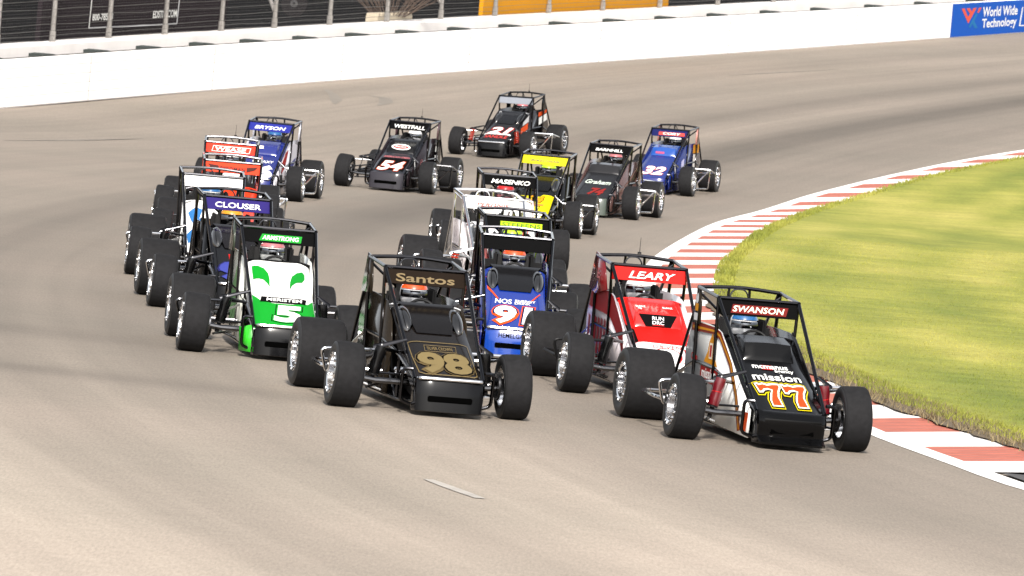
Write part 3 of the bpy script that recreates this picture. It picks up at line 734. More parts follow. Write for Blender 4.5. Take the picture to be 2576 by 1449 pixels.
def b_hood(P):
    def f(bm):
        rows = []
        for y, z in P:
            row = [bm.verts.new((x, y, z - drop(x, y))) for x in XC]
            row = [bm.verts.new((-.338, y + .01, z - .14))] + row + [bm.verts.new((.338, y + .01, z - .14))]; rows.append(row)
        for a, b in zip(rows, rows[1:]):
            for j in range(len(a) - 1): bm.faces.new((a[j], a[j + 1], b[j + 1], b[j]))
    return f
def b_cowl(bm):
    prof = [(1.06, .945), (1.07, .955), (1.10, .95), (1.12, .84)]; rows = []
    for y, z in prof: rows.append([bm.verts.new((x * 1.06, y - .06 * (1 - (x / .33) ** 2) + .03, z - drop(x, y) * .6)) for x in XC])
    for a, b in zip(rows, rows[1:]):
        for j in range(len(a) - 1): bm.faces.new((a[j], a[j + 1], b[j + 1], b[j]))
def b_nose(style):
    def f(bm):
        if style == 'lip': prof = [(-.45, .350), (-.50, .325), (-.545, .28), (-.55, .235), (-.52, .175), (-.51, .12), (-.60, .08), (-.64, .065), (-.635, .045), (-.30, .04), (-.28, .33)]
        else: prof = [(-.45, .350), (-.48, .345), (-.495, .325), (-.51, .20), (-.52, .05), (-.50, .04), (-.30, .04), (-.28, .33)]
        n = len(prof); rows = []
        for x, ky, kz in ((-.325, .35, .9), (-.315, .75, 1.), (-.27, .93, 1), (-.15, 1, 1), (0, 1.02, 1), (.15, 1, 1), (.27, .93, 1), (.315, .75, 1), (.325, .35, .9)):
            rows.append([bm.verts.new((x, -.30 + (y + .30) * (ky if y < -.30 else 1), z)) for y, z in prof])
        for a, b in zip(rows, rows[1:]):
            for j in range(n): bm.faces.new((a[j], a[(j + 1) % n], b[(j + 1) % n], b[j]))
        bm.faces.new(rows[0]); bm.faces.new(rows[-1][::-1])
    return f
def b_intake(bm): box(bm, (.0, -.505, .165), (.42, .045, .055), bev=.008)
def b_scoop(y0, rz, hw):
    def f(bm):
        def zs(y):
            for (a, b), (c, d) in zip(HP, HP[1:]):
                if y <= c: return b + (d - b) * (y - a) / (c - a)
        prof = [(y0, zs(y0) - .01), (y0 + .03, zs(y0) + rz * .4), (y0 + .10, zs(y0 + .1) + rz), (1.0, .955), (1.03, .93), (1.03, .70), (y0, zs(y0) - .12)]; n = len(prof); rows = []
        for x, k in ((-hw, .6), (-hw * .93, .95), (-hw * .5, 1.), (0, 1.03), (hw * .5, 1.), (hw * .93, .95), (hw, .6)):
            rows.append([bm.verts.new((x, y, (z if i in (0, 5, 6) else zs(min(y, 1.0)) - .01 + (z - zs(min(y, 1.0)) + .01) * k))) for i, (y, z) in enumerate(prof)])
        for a, b in zip(rows, rows[1:]):
            for j in range(n): bm.faces.new((a[j], a[(j + 1) % n], b[(j + 1) % n], b[j]))
        bm.faces.new(rows[0]); bm.faces.new(rows[-1][::-1])
    return f
def scoop_surf(y0, rz):
    def zs(y):
        for (a, b), (c, d) in zip(HP, HP[1:]):
            if y <= c: return b + (d - b) * (y - a) / (c - a)
    return Surf([(y0 + .0, zs(y0) + .0), (y0 + .03, zs(y0) + rz * .4), (y0 + .10, zs(y0 + .1) + rz * 1.03), (1.0, .96)])
def b_bulge(bm):
    bmesh.ops.create_uvsphere(bm, u_segments=20, v_segments=12, radius=1, matrix=Matrix.Rotation(radians(22), 4, 'X') @ Matrix.Diagonal((.075, .26, .095, 1)))
def b_tray(bm):
    """sunken dark cowl between the two fairings"""
    pts = [(-.20, .52), (-.12, .42), (.12, .42), (.20, .52)]
    rows = [[bm.verts.new((x, y, z)) for x in (-1 * a, -.6 * a, .6 * a, a)] for y, z, a in ((.50, .712, .17), (.66, .80, .20), (.98, .94, .25), (1.06, .962, .28), (1.08, .93, .28))]
    for a, b in zip(rows, rows[1:]):
        for j in range(3): bm.faces.new((a[j], a[j + 1], b[j + 1], b[j]))
def b_visor(bm):
    rows = []
    for y, z in ((1.169, 1.125), (1.195, 1.265), (1.215, 1.27), (1.189, 1.12)): rows.append([bm.verts.new((x, y, z)) for x in (-.385, -.2, 0, .2, .385)])
    for i in range(4):
        a, b = rows[i], rows[(i + 1) % 4]
        for j in range(4): bm.faces.new((a[j], a[j + 1], b[j + 1], b[j]))
    bm.faces.new([r[0] for r in rows]); bm.faces.new([r[-1] for r in rows][::-1])
SIDE_FULL = [(-.28, .07), (-.30, .33), (.10, .50), (.45, .66), (.80, .83), (1.08, .955), (1.3, .99), (1.75, 1.0), (2.25, 1.0), (2.45, .70), (2.40, .12)]
SIDE_REAR = [(.75, .10), (.70, .60), (.80, .80), (1.08, .955), (1.3, .98), (1.75, 1.0), (2.25, 1.0), (2.45, .70), (2.40, .12)]
SIDE_LOW = [(.9, .10), (.62, .64), (.85, .80), (1.08, .94), (1.7, .95), (2.3, .95), (2.5, .65), (2.40, .14)]
def b_side(s, pts):
    def f(bm): poly_prism(bm, [(s * .352, y, z) for y, z in pts], (s * .012, 0, 0))
    return f
SAIL_N = [(1.80, .98), (1.82, 1.22), (1.90, 1.31), (1.98, 1.31), (2.04, 1.22), (2.10, .98)]
SAIL_W = [(1.30, 1.0), (1.55, 1.30), (2.00, 1.36), (2.06, 1.30), (2.25, .98), (1.9, .93)]
SAIL_M = [(1.72, .99), (1.72, 1.10), (1.80, 1.33), (2.05, 1.36), (2.12, 1.22), (2.25, .98)]
def b_tail(bm):
    lathe(bm, [(0, .02), (.05, .20), (.25, .30), (.6, .32), (.8, .28), (.92, .12), (.94, .01)], 24, 'y', (0, 1.98, .66))
    for v in bm.verts: v.co.z = .62 + (v.co.z - .66) * (1.0)
def b_seat(bm):
    box(bm, (0, 1.86, .62), (.44, .10, .85), Matrix.Rotation(-.12, 3, 'X'), 0, .03); box(bm, (0, 1.90, 1.02), (.26, .10, .24), None, 0, .03)
    for s in (-1, 1): box(bm, (.20 * s, 1.80, .98), (.04, .20, .18), Matrix.Rotation(.12 * s, 3, 'Z'), 0, .015)
    box(bm, (0, 1.60, .30), (.44, .60, .10), None, 0, .03); box(bm, (0, 2.0, .55), (.66, .03, .86), None, 0); box(bm, (0, 1.10, .50), (.64, .03, .74), None, 0); box(bm, (0, 1.2, .10), (.66, 2.2, .02), None, 0)
def b_wheel(bm):
    pts = [(.14 * cos(a * pi / 12), 0, .14 * sin(a * pi / 12)) for a in range(24)]; tube(bm, pts, .014, 8, closed=True)
    for a in (0, 2.1, 4.2): tube(bm, [(0, 0, 0), (.14 * cos(a + .5), 0, .14 * sin(a + .5))], .009, 5)
def b_shock(bm):
    tube(bm, [(0, 0, -.20), (0, 0, .02)], .022, 10, 1); tube(bm, [(0, 0, .02), (0, 0, .20)], .010, 8, 2)
    lathe(bm, [(-.10, .0), (-.10, .05), (-.085, .05), (-.085, 0)], 14, 'z', mi=1); lathe(bm, [(.165, .0), (.165, .045), (.18, .045), (.18, 0)], 14, 'z', mi=1)
def b_coil(bm):
    n = 84; tube(bm, [(.042 * cos(t * 2 * pi * 7 / n), .042 * sin(t * 2 * pi * 7 / n), -.085 + .25 * t / n) for t in range(n + 1)], .011, 6)
def b_can(bm): lathe(bm, [(-.13, .0), (-.13, .052), (-.06, .058), (0, .050), (.06, .058), (.13, .050), (.13, .0)], 18, 'z')
def b_faxle(bm):
    tube(bm, [(-.80, 0, .29), (-.62, 0, .27), (.45, 0, .27), (.60, 0, .29)], .028, 10); 
    for x in (-.78, .58): box(bm, (x, 0, .30), (.05, .09, .15), bev=.01)
    tube(bm, [(-.76, .12, .33), (.56, .12, .33)], .012, 6)
def b_raxle(bm):
    tube(bm, [(-.72, 2.44, .34), (.60, 2.44, .34)], .035, 10); lathe(bm, [(-.12, .03), (-.10, .14), (.10, .14), (.12, .03)], 20, 'x', (0, 2.44, .34))
def b_rods(s):
    xo = -.70 if s < 0 else .50
    def f(bm): tube(bm, [(xo, -.02, .40), (.36 * s, .95, .47)], .013, 7)
    def g(bm): tube(bm, [(xo, -.02, .20), (.36 * s, .95, .20)], .013, 7)
    return f, g
def b_arm(s):
    xo = -.64 if s < 0 else .46
    def f(bm):
        tube(bm, [(.345 * s, .05, .66), (xo, .02, .58), (.345 * s, .42, .52)], .015, 8)
    return f
def b_hoop_fr(bm): tube(bm, [(-.36, .62, .52), (-.95, .46, .51), (-1.07, .44, .50), (-1.0, .52, .28), (-.36, .95, .28)], .015, 8, bend=.05)
def b_nerf_r(bm): tube(bm, [(-.37, 1.0, .30), (-.92, 1.08, .30), (-.92, 1.78, .32), (-.37, 1.85, .32)], .018, 8, bend=.1); tube(bm, [(-.92, 1.08, .30), (-.37, 1.0, .12)], .014, 7)
def b_nerf_l(bm):
    tube(bm, [(.37, 1.0, .52), (.90, 1.06, .52), (.88, 1.06, .13), (.37, 1.0, .10)], .017, 8, bend=.04); tube(bm, [(.88, 1.06, .50), (.58, 1.02, .13)], .014, 7); tube(bm, [(.90, 1.06, .52), (.86, 1.80, .42), (.37, 1.85, .40)], .017, 8, bend=.1)
def b_exhaust(bm): tube(bm, [(.30, .9, .26), (.42, 1.1, .24), (.43, 2.3, .26), (.46, 2.6, .28)], .04, 10, bend=.1)
def b_bar(bm): tube(bm, [(-.30, -.44, .345), (-.29, -.50, .352), (.29, -.50, .352), (.30, -.44, .345)], .016, 8, bend=.04)
def b_bumper(bm): tube(bm, [(-.22, -.48, .30), (-.20, -.62, .30), (.26, -.62, .27), (.30, -.48, .27)], .014, 8, bend=.06); tube(bm, [(-.20, -.48, .20), (-.19, -.60, .21), (.26, -.60, .19), (.28, -.48, .19)], .013, 8, bend=.06); tube(bm, [(.08, -.62, .29), (.08, -.60, .20)], .012, 6)
def b_antenna(bm): tube(bm, [(0, 0, 0), (.003, 0, .17)], [.004, .002], 5); lathe(bm, [(0, .001), (0, .022), (.02, .018), (.02, .001)], 10, 'z')

# ---- driver: one continuous skinned body, shared by all drivers
def skin_mesh(name, V, E, R, root=0, sub=2):
    me = bpy.data.meshes.new(name); me.from_pydata(V, E, []); o = bpy.data.objects.new(name, me); COL.objects.link(o)
    sk = o.modifiers.new('s', 'SKIN'); sk.use_smooth_shade = True
    for i, r in enumerate(R): me.skin_vertices[0].data[i].radius = (r, r) if not isinstance(r, tuple) else r
    me.skin_vertices[0].data[root].use_root = True
    ss = o.modifiers.new('u', 'SUBSURF'); ss.levels = sub; ss.render_levels = sub
    dg = bpy.context.evaluated_depsgraph_get(); m2 = bpy.data.meshes.new_from_object(o.evaluated_get(dg)); bpy.data.objects.remove(o)
    m2.name = name; return m2
def driver_mesh():
    V = [(0, 1.70, .42), (0, 1.73, .58), (0, 1.74, .74), (0, 1.72, .86), (0, 1.72, .93), (0, 1.72, 1.0)]; E = [(i, i + 1) for i in range(5)]; R = [(.16, .12), (.15, .115), (.17, .12), (.13, .10), (.055, .055), (.07, .08)]
    for s in (-1, 1):
        b = len(V); V += [(.19 * s, 1.70, .83), (.25 * s, 1.60, .68), (.24 * s, 1.46, .63), (.17 * s, 1.30, .78), (.145 * s, 1.23, .87)]; R += [.068, .052, .046, .036, .034]
        E += [(3, b), (b, b + 1), (b + 1, b + 2), (b + 2, b + 3), (b + 3, b + 4)]
        h = b + 4
        for k, (dz, L, rr) in enumerate(((.030, .062, .0085), (.010, .070, .009), (-.010, .066, .0088), (-.028, .052, .0078))):   # fingers curl over the wheel rim
            c = len(V); V += [(.150 * s, 1.195, .885 + dz), (.132 * s, 1.160, .890 + dz), (.112 * s, 1.172, .884 + dz)]; R += [rr, rr * .92, rr * .8]; E += [(h, c), (c, c + 1), (c + 1, c + 2)]
        c = len(V); V += [(.125 * s, 1.222, .905), (.108 * s, 1.200, .925)]; R += [.011, .009]; E += [(h, c), (c, c + 1)]
        b = len(V); V += [(.11 * s, 1.62, .38), (.14 * s, 1.30, .50), (.12 * s, .98, .30), (.12 * s, .92, .25)]; R += [.09, .075, .048, .04]; E += [(0, b), (b, b + 1), (b + 1, b + 2), (b + 2, b + 3)]
    return skin_mesh('driver_body', V, E, R)
DRV = driver_mesh()
def b_helmet(bm):
    lathe(bm, [(-.135, .001), (-.132, .05), (-.115, .09), (-.06, .118), (0, .128), (.05, .122), (.09, .10), (.118, .06), (.13, .02), (.132, .001)], 28, 'z')
    for v in bm.verts: v.co.y = v.co.y * 1.1 - (.02 if v.co.z < 0 and v.co.y < 0 else 0)
    for v in bm.verts: v.co *= 1.04
def b_vis(bm):
    rows = []
    for z, r in ((-.030, .139), (-.005, .143), (.022, .141), (.036, .138)): rows.append([bm.verts.new((r * sin(a), -r * 1.1 * cos(a) - .004, z)) for a in [(-1.25 + 2.5 * k / 14) for k in range(15)]])
    for a, b in zip(rows, rows[1:]):
        for j in range(14): bm.faces.new((a[j], a[j + 1], b[j + 1], b[j]))
def b_band(bm):
    rows = []
    for z, r in ((.050, .134), (.076, .124), (.098, .108)): rows.append([bm.verts.new((r * sin(a), -r * 1.1 * cos(a) - .003, z)) for a in [(-1.3 + 2.6 * k / 14) for k in range(15)]])
    for a, b in zip(rows, rows[1:]):
        for j in range(14): bm.faces.new((a[j], a[j + 1], b[j + 1], b[j]))

CARS = []
DLAB = {'black number 77 race car with white side panel, farthest right at the front': 'driver with silver helmet in the black number 77 car', 'black and gold number 98 race car, in the middle of the front row': 'driver in the black and gold number 98 car', 'white and bright green number 5 race car with leaf graphics, leading the left column': 'driver in the white and green number 5 car', 'dark number 9 race car with purple visor banner, second in the left column': 'driver in the dark car with the purple visor banner', 'white race car with blank white visor panel and blue side flames': 'driver in the white car with the blank white visor panel', 'bright orange race car with dark winged lettering on its visor panel': 'driver with gold helmet in the bright orange car', 'dark race car with red orange visor banner, behind the bright orange car': 'driver in the car with the red orange visor banner', 'blue race car with red and white side panel, at the rear left of the pack': 'driver in the blue car at the rear left of the pack', 'dark number 54 race car with an oval emblem on its hood': 'driver in the dark number 54 car', 'black race car with orange and white side stripes, farthest back in the pack': 'driver in the black car farthest back in the pack', 'black and yellow number 24 race car with a yellow visor banner': 'driver in the car with the yellow visor banner', 'matt black race car with pale script lettering on its hood, beside the blue number 32': 'driver in the matt black car with pale script lettering', 'metallic blue number 32 race car with red visor lettering, nearest the far kerb': 'driver in the metallic blue number 32 car', 'white race car with black visor panel and white lettering, before the yellow banner car': 'driver with pink helmet in the white car with black visor panel', 'chrome barred race car with thin red lettering on its white visor panel': 'driver in the chrome barred car with thin red lettering', 'dark race car with lime yellow visor lettering, directly behind the blue number 91': 'driver with blue helmet in the car with lime yellow lettering', 'blue number 91 race car with orange trim and plain black visor panel': 'driver with orange banded helmet in the blue number 91 car', 'red race car with black hood emblem, just left of the number 77 car': 'driver in the red car beside number 77'}
def place(ref, px, py, psi):
    P = hit(px, py); beta = atan2(P.x, P.y); al = radians(psi) - beta
    e = .5; n = Vector((-(rise(P.x + e, P.y) - rise(P.x - e, P.y)) / (2 * e), -(rise(P.x, P.y + e) - rise(P.x, P.y - e)) / (2 * e), 1)).normalized()
    yd = Vector((-sin(al), cos(al), 0)); yd = (yd - n * yd.dot(n)).normalized(); xd = yd.cross(n)
    R = Matrix((xd, yd, n)).transposed().to_4x4(); lx, ly = CONTACT[ref]
    R.translation = P - (xd * lx + yd * ly); return R
def car(label, ref, px, py, psi, hood='black', side=None, visor='black', nose=None, nstyle='box', tub=TUB, sidepts=SIDE_LOW, sail=None, sailpts=SAIL_N, sailc=None, coil=None, can=None, upper='none', scoopc=None, sc=(.58, .10, .23),
        bar=CHR, bumper=False, helmet=('black', None), suit=(30, 30, 34), driver=None, hooddec=(), visdec=(), nosedec=(), sidedec=(), saildec=(), scoopdec=(), cowl='black', lsail=False, lside=None, ant=False, lowp=None, tail=None, nerf=CHR, ldec=(), rdecn=1, suitname='dark'):
    mw = place(ref, px, py, psi); c = thing('race_car', label, 'race car', mw, 'open wheel race cars in the pack')
    side = side or hood; nose = nose or 'carbon'; tail = tail or side
    for k, x, y, Wd, R, cb in WH:
        Wm = inst('wheel', 'rim' + k, b_rim(Wd, .10 if k[0] == 'F' else .17), [CHR, STL], c, (x, y, R - .004), (0, cb, pi if k[1] == 'L' else 0))
        inst('tyre', 'tyre' + k, b_tyre(Wd, R), [RUB, RUBS], Wm)
        if k[0] == 'F': inst('brake_disc', 'disc', b_disc, [STL, BLK], Wm, (Wd / 2 + .02, 0, 0))
    inst('roll_cage', 'cage', cage, tub, c); inst('chassis_frame', 'frame', frame, tub, c)
    inst('engine', 'engine', b_engine, [BLK, STL, CHR], c); inst('front_axle', 'fax', b_faxle, STL, c); inst('rear_axle', 'rax', b_raxle, STL, c)
    inst('seat', 'seat', b_seat, BLK, c); inst('steering_wheel', 'stw', b_wheel, BLK, c, (0, 1.20, .86), (radians(-28), 0, 0))
    for s in (-1, 1):
        inst('radius_rod', 'roda%d' % s, b_rods(s)[0], STL, c); inst('radius_rod', 'rodb%d' % s, b_rods(s)[1], STL, c); inst('suspension_arm', 'arm%d' % s, b_arm(s), tub, c)
        x0, x1 = (-.66, -.58) if s < 0 else (.44, .40)
        sh = inst('shock_absorber', 'shock', b_shock, [ALU, BLK, CHR], c, ((x0 + x1) / 2, .03, .41), (0, atan2(x1 - x0, .36), 0))
        if coil: inst('coil_spring', 'coil', b_coil, paint(coil, .3), sh)
        if can: inst('shock_body', 'can', b_can, paint(can, .3), sh, (0, 0, .05))
    inst('nerf_bar', 'hoopfr', b_hoop_fr, nerf, c); inst('nerf_bar', 'nerfr', b_nerf_r, nerf, c); inst('nerf_bar', 'nerfl', b_nerf_l, nerf, c)
    inst('exhaust_pipe', 'exh', b_exhaust, STL, c)
    hd = inst('hood', 'hood', b_hood(HP), paint(hood), c); inst('cowl', 'cowl', b_cowl, paint(cowl), c)
    ns = inst('nose', 'nose' + nstyle, b_nose(nstyle), paint(nose), c); inst('air_intake', 'intake', b_intake, SLOT_SHADE, ns, (0, .01 if nstyle == 'lip' else -.0, 0))
    if bar and nstyle == 'box': inst('nose_bar', 'bar', b_bar, bar, c)
    if bumper: inst('front_bumper', 'bumper', b_bumper, CHR, c)
    sr = inst('side_panel', 'side-%d' % id(sidepts), b_side(-1, sidepts), paint(side), c, angle=None); slp = inst('side_panel', 'side+%d' % id(sidepts), b_side(1, sidepts), paint(lside or side), c, angle=None)
    inst('tail_tank', 'tail', b_tail, paint(tail), c)
    if upper in ('scoop',):
        so_ = inst('hood_scoop', 'scoop%.2f_%.2f_%.2f' % sc, b_scoop(*sc), paint(scoopc or hood), c)
        if scoopdec: decal('graphic', scoopdec, scoop_surf(sc[0], sc[1]), so_)
    if upper == 'twin':
        inst('sunken_cowl', 'tray', b_tray, paint(scoopc or 'black', .15, 1), c)
        for s in (-1, 1): inst('cowl_fairing', 'bulge', b_bulge, DCH, c, (.245 * s, .80, .80))
    vp = inst('visor_panel', 'visor', b_visor, paint(visor, .5), c)
    sp = None
    if lowp: inst('lower_panel', 'lowp', lambda bm: poly_prism(bm, [(-.335, -.36, .06), (-.44, -.16, .06), (-.45, -.14, .30), (-.335, -.36, .34)], (.004, .004, 0)), paint(lowp), c, angle=None)
    if sail: sp = inst('sail_panel', 'sail-%d' % id(sailpts), b_side(-1.12, sailpts), paint(sail), c, angle=None)
    if sail and lsail: sl_ = inst('sail_panel', 'sail+%d' % id(sailpts), b_side(1.12, sailpts), paint(sail), c, angle=None)
    if ant: inst('antenna', 'ant', b_antenna, BLK, c, (.04, 1.98, 1.37))
    if hooddec:
        num = [d for d in hooddec if d[4] == 'n']; oth = [d for d in hooddec if d[4] != 'n']
        if oth: decal('graphic', [d[:4] for d in oth], HOOD, hd)
        if num: decal('race_number', [d[:4] for d in num], HOOD, hd)
    if visdec: decal('lettering', visdec, VISOR, vp)
    if nosedec: decal('lettering', nosedec, NOSE, ns)
    if sidedec: decal('graphic', sidedec, lambda x, h, off: Vector((-.364 - off, -x, h)), sr)
    if ldec: decal('graphic', ldec, lambda x, h, off: Vector((.364 + off, x, h)), slp)
    if saildec and sp: decal('graphic', saildec, lambda x, h, off: Vector((-.4078 - off, -x, h)), sp)
    # driver
    d = thing('person', DLAB[label], 'person', mw.copy(), 'drivers in their cars')
    me = DRV.copy(); me.materials.clear(); me.materials.append(paint(suit, .8, 0)); b = bpy.data.objects.new('body', me); COL.objects.link(b); b.parent = d
    he = inst('helmet', 'helmet', b_helmet, paint(helmet[0], .12, 1), d, (0, 1.71, 1.015)); inst('visor', 'vis', b_vis, VIS, he)
    if helmet[1]: inst('helmet_band', 'hband', b_band, paint(helmet[1], .2, 1), he)
    CARS.append(c); return c
def T(s, cx, cy, w_, h_, c, layer=1, off=.03, shear=0., outl=0.): return (*text2d(s, cx, cy, w_, h_, off, shear, outl), c, layer)
def Pg(pts, c, layer=1): return (*poly2d(pts), c, layer)
SEVEN = [(.02, .62), (.0, 1.0), (.10, 1.0), (.14, .95), (.32, 1.0), (.50, .95), (.74, 1.0), (1.0, 1.0), (1.0, .86), (.84, .66), (.72, .42), (.70, .0), (.28, .0), (.32, .26), (.46, .52), (.60, .72), (.44, .76), (.26, .72), (.16, .62)]
def seven(x0, h0, w_, hh, slant):
    P = [(x0 + w_ * (a + slant * (b - .5)), h0 + hh * b) for a, b in SEVEN]
    return [(*ring2d(P, .058), (235, 215, 10), 1), (*ring2d(P, .040), 'black', 2), (*ring2d(P, .016), 'cream', 4), (*poly2d(P), (250, 78, 28), 3)]
def n_(t): return (*t, 'n')
def g_(t): return (*t, 'g')
def ref(B, Tp, U):
    """picture-to-panel mapping from reference points (nose lip centre, cowl centre, one metre across)"""
    v = Vector((Tp[0] - B[0], Tp[1] - B[1])) / .705; u = Vector(U); det = u.x * v.y - u.y * v.x
    def f(px, py):
        d = Vector((px - B[0], py - B[1])); return ((d.x * v.y - d.y * v.x) / det, .345 + (u.x * d.y - u.y * d.x) / det)
    return f
VC = 1.290   # visor centre height in panel coordinates
VX = 'n'

# 77
q = ref((1480, 1000), (1255, 440), (770, 70))
car('black number 77 race car with white side panel, farthest right at the front', 'FR', 1715, 1103, 13.5, hood='black', side='white', lside='black', visor='black', nose='black', nstyle='lip', sidepts=SIDE_FULL, sail='bronze', sailpts=SAIL_N,
    can='maroon', coil='red', upper='scoop', sc=(.60, .12, .24), cowl='black', helmet=('silver', 'teal'),
    hooddec=[n_(t) for t in seven(-.235, .385, .225, .20, -.10)] + [n_(t) for t in seven(.01, .385, .225, .20, -.10)] + [
             g_(T('mission', .0, .655, .46, .055, 'white', 1, .018)), g_(Pg([(-.10, .725), (.0, .725), (.0, .765), (-.10, .765)], 'red', 1)), g_(T('mcmanus', -.02, .745, .34, .028, 'white', 2, .018)), g_(T('agency', .10, .708, .18, .026, 'white', 2, .02))],
    visdec=[Pg([(-.27, VC - .043), (.27, VC - .043), (.29, VC + .04), (-.25, VC + .04)], (120, 20, 15), 1), T('SWANSON', .0, VC, .50, .055, 'cream', 2, .018, .2)],
    sidedec=[Pg([(-2.25, .90), (-1.3, .92), (-1.08, .88), (-.62, .66), (-.30, .40), (-.10, .10), (.02, .12), (-.20, .42), (-.52, .70), (-1.05, .955), (-1.3, .985), (-2.24, .995)], (150, 45, 25), 1),
             Pg([(-2.2, .925), (-1.3, .94), (-1.08, .905), (-.60, .69), (-.28, .42), (-.06, .12), (-.02, .12), (-.24, .44), (-.56, .71), (-1.08, .93), (-1.3, .96), (-2.2, .95)], 'amber', 2),
             Pg([(-1.75, .62), (-1.05, .60), (-1.05, .44), (-1.75, .46)], (170, 30, 25), 1), T('mission', -1.4, .535, .56, .09, 'white', 2, .018),
             Pg([(-1.65, .64), (-1.1, .62), (-1.25, .72), (-1.28, .84), (-1.38, .93), (-1.48, .84), (-1.52, .74)], 'amber', 1), Pg([(-1.45, .68), (-1.32, .68), (-1.32, .83), (-1.45, .83)], 'cream', 2), Pg([(-1.42, .70), (-1.35, .70), (-1.35, .81), (-1.42, .81)], 'red', 3),
             T('Casm', -2.05, .66, .25, .06, 'red', 1), T('NGK', -2.08, .82, .2, .06, 'grey', 1), Pg([(.10, .09), (.22, .09), (.28, .30), (.14, .30)], 'orange', 1)],
    saildec=[(*ell2d(-1.95, 1.22, .06, .05), 'silver', 1), Pg([(-2.0, 1.10), (-1.88, 1.10), (-1.88, 1.17), (-2.0, 1.17)], 'amber', 1), Pg([(-2.02, 1.01), (-1.88, 1.01), (-1.88, 1.08), (-2.02, 1.08)], 'silver', 1)])
# 98
q = ref((1348, 1055), (1195, 450), (845, 76))
car('black and gold number 98 race car, in the middle of the front row', 'FR', 860, 1022, 10.5, hood=(24, 20, 18), side='bronze', visor=(38, 30, 24), nose='carbon', sail='bronze', sailpts=SAIL_M, can='black', coil=None, upper='twin', scoopc=(22, 20, 20), cowl='silver',
    helmet=('silver', 'orange'), sidepts=SIDE_REAR,
    hooddec=[n_(T('98', .0, .492, .45, .168, (104, 88, 56), 1, .05, 0, .045)), n_(T('98', .0, .492, .45, .168, 'black', 2, .05, 0, .03)), n_(T('98', .0, .492, .45, .168, (130, 114, 76), 3, .045)),
             g_((*ring2d([(-.285, .685), (-.285, .56), (-.27, .41), (-.22, .385), (.24, .385), (.28, .41), (.285, .56), (.285, .685)], .008)[:2], 'gold', 1)), g_((*ring2d([(-.15, .60), (.15, .60), (.16, .655), (-.14, .655)], .006), 'gold', 1)), g_(T('SILVER CROWN', 0, .628, .24, .028, 'gold', 1, .01))],
    visdec=[T('Santos', .0, VC, .56, .075, (134, 116, 84), 1, .018)])
# 5
q = ref((1308, 1118), (1265, 485), (940, 85))
Q = lambda *a: [q(x, y) for x, y in a]
car('white and bright green number 5 race car with leaf graphics, leading the left column', 'FR', 480, 883, 5.0, ant=True, hood='white', side=(196, 198, 190), visor='black', nose='carbon', nerf=STL, can='black', coil=None, upper='none', cowl='black', helmet=('white', 'pink'), sail=(60, 70, 55), sailpts=SAIL_M, sidepts=SIDE_REAR,
    hooddec=[g_(Pg([(-.325, .35), (.325, .35), (.325, .67), (.26, .605), (.1, .585), (-.1, .585), (-.22, .60), (-.325, .71)], 'green', 1)), g_(Pg(Q((1010, 525), (1070, 535), (1130, 562), (1170, 610), (1182, 665), (1178, 742), (1158, 705), (1120, 668), (1070, 655), (1020, 650)), 'green', 1)),
             g_(Pg(Q((1372, 772), (1380, 700), (1400, 645), (1450, 612), (1505, 597), (1530, 620), (1528, 665), (1500, 700), (1440, 705), (1400, 730)), (20, 150, 45), 1)),
             g_(Pg([(-.235, .592), (.235, .592), (.255, .648), (-.215, .648)], 'black', 2)), g_(T('MERISTEM', .02, .62, .37, .030, 'white', 3, .018, .15)),
             n_(T('5', .03, .475, .24, .15, 'black', 2, .05, .1, .045)), n_(T('5', .03, .475, .24, .15, 'green', 3, .05, .1, .028)), n_(T('5', .03, .475, .24, .15, 'white', 4, .05, .1))],
    visdec=[Pg([(-.20, VC - .042), (.24, VC - .042), (.25, VC + .03), (-.17, VC + .03)], 'green', 1), T('ARMSTRONG', .025, VC - .006, .38, .042, 'white', 2, .018, .15)],
    sidedec=[Pg([(-2.0, .2), (-1.4, .25), (-1.2, .6), (-1.5, .85), (-1.9, .6)], (120, 165, 110), 1)], lowp=(60, 215, 50))
# 9
car('dark number 9 race car with purple visor banner, second in the left column', 'FR', 402, 772, 5.5, hood='black', side='black', visor='purple', nose='carbon', nerf=CHR, can='black', coil=None, upper='twin', cowl='graphite', scoopc=(26, 24, 26), helmet=('black', 'amber'), sail=None,
    hooddec=[n_(T('9', -.13, .50, .22, .18, (40, 40, 110), 1, .06, .1, .04)), n_(T('9', -.13, .50, .22, .18, 'lilac', 2, .06, .1)), g_(Pg([(-.14, .625), (-.03, .625), (-.03, .70), (-.14, .70)], 'red', 1)), g_((*ell2d(-.085, .662, .04, .022), 'white', 2)), g_((*ell2d(-.085, .662, .03, .012), 'red', 3)), g_((*ell2d(-.085, .658, .009, .018), 'white', 4))],
    visdec=[T('CLOUSER', .01, VC, .53, .06, 'white', 1, .018)])
# white car
car('white race car with blank white visor panel and blue side flames', 'FR', 342, 691, 1.8, hood='white', side='white', visor='white', nose='carbon', sidepts=SIDE_REAR, cowl='white', helmet=('white', 'teal'), nerf=CHR, can='black', sail=None, coil='rust',
    hooddec=[g_(Pg([(-.30, .90), (-.20, .96), (-.12, .93), (-.16, .80), (-.10, .86), (-.12, .72), (-.2, .68), (-.26, .78)], (60, 140, 215), 1)), g_(Pg([(-.32, .62), (-.2, .70), (-.22, .60), (-.1, .62), (-.2, .5), (-.3, .5)], (60, 140, 215), 1))])
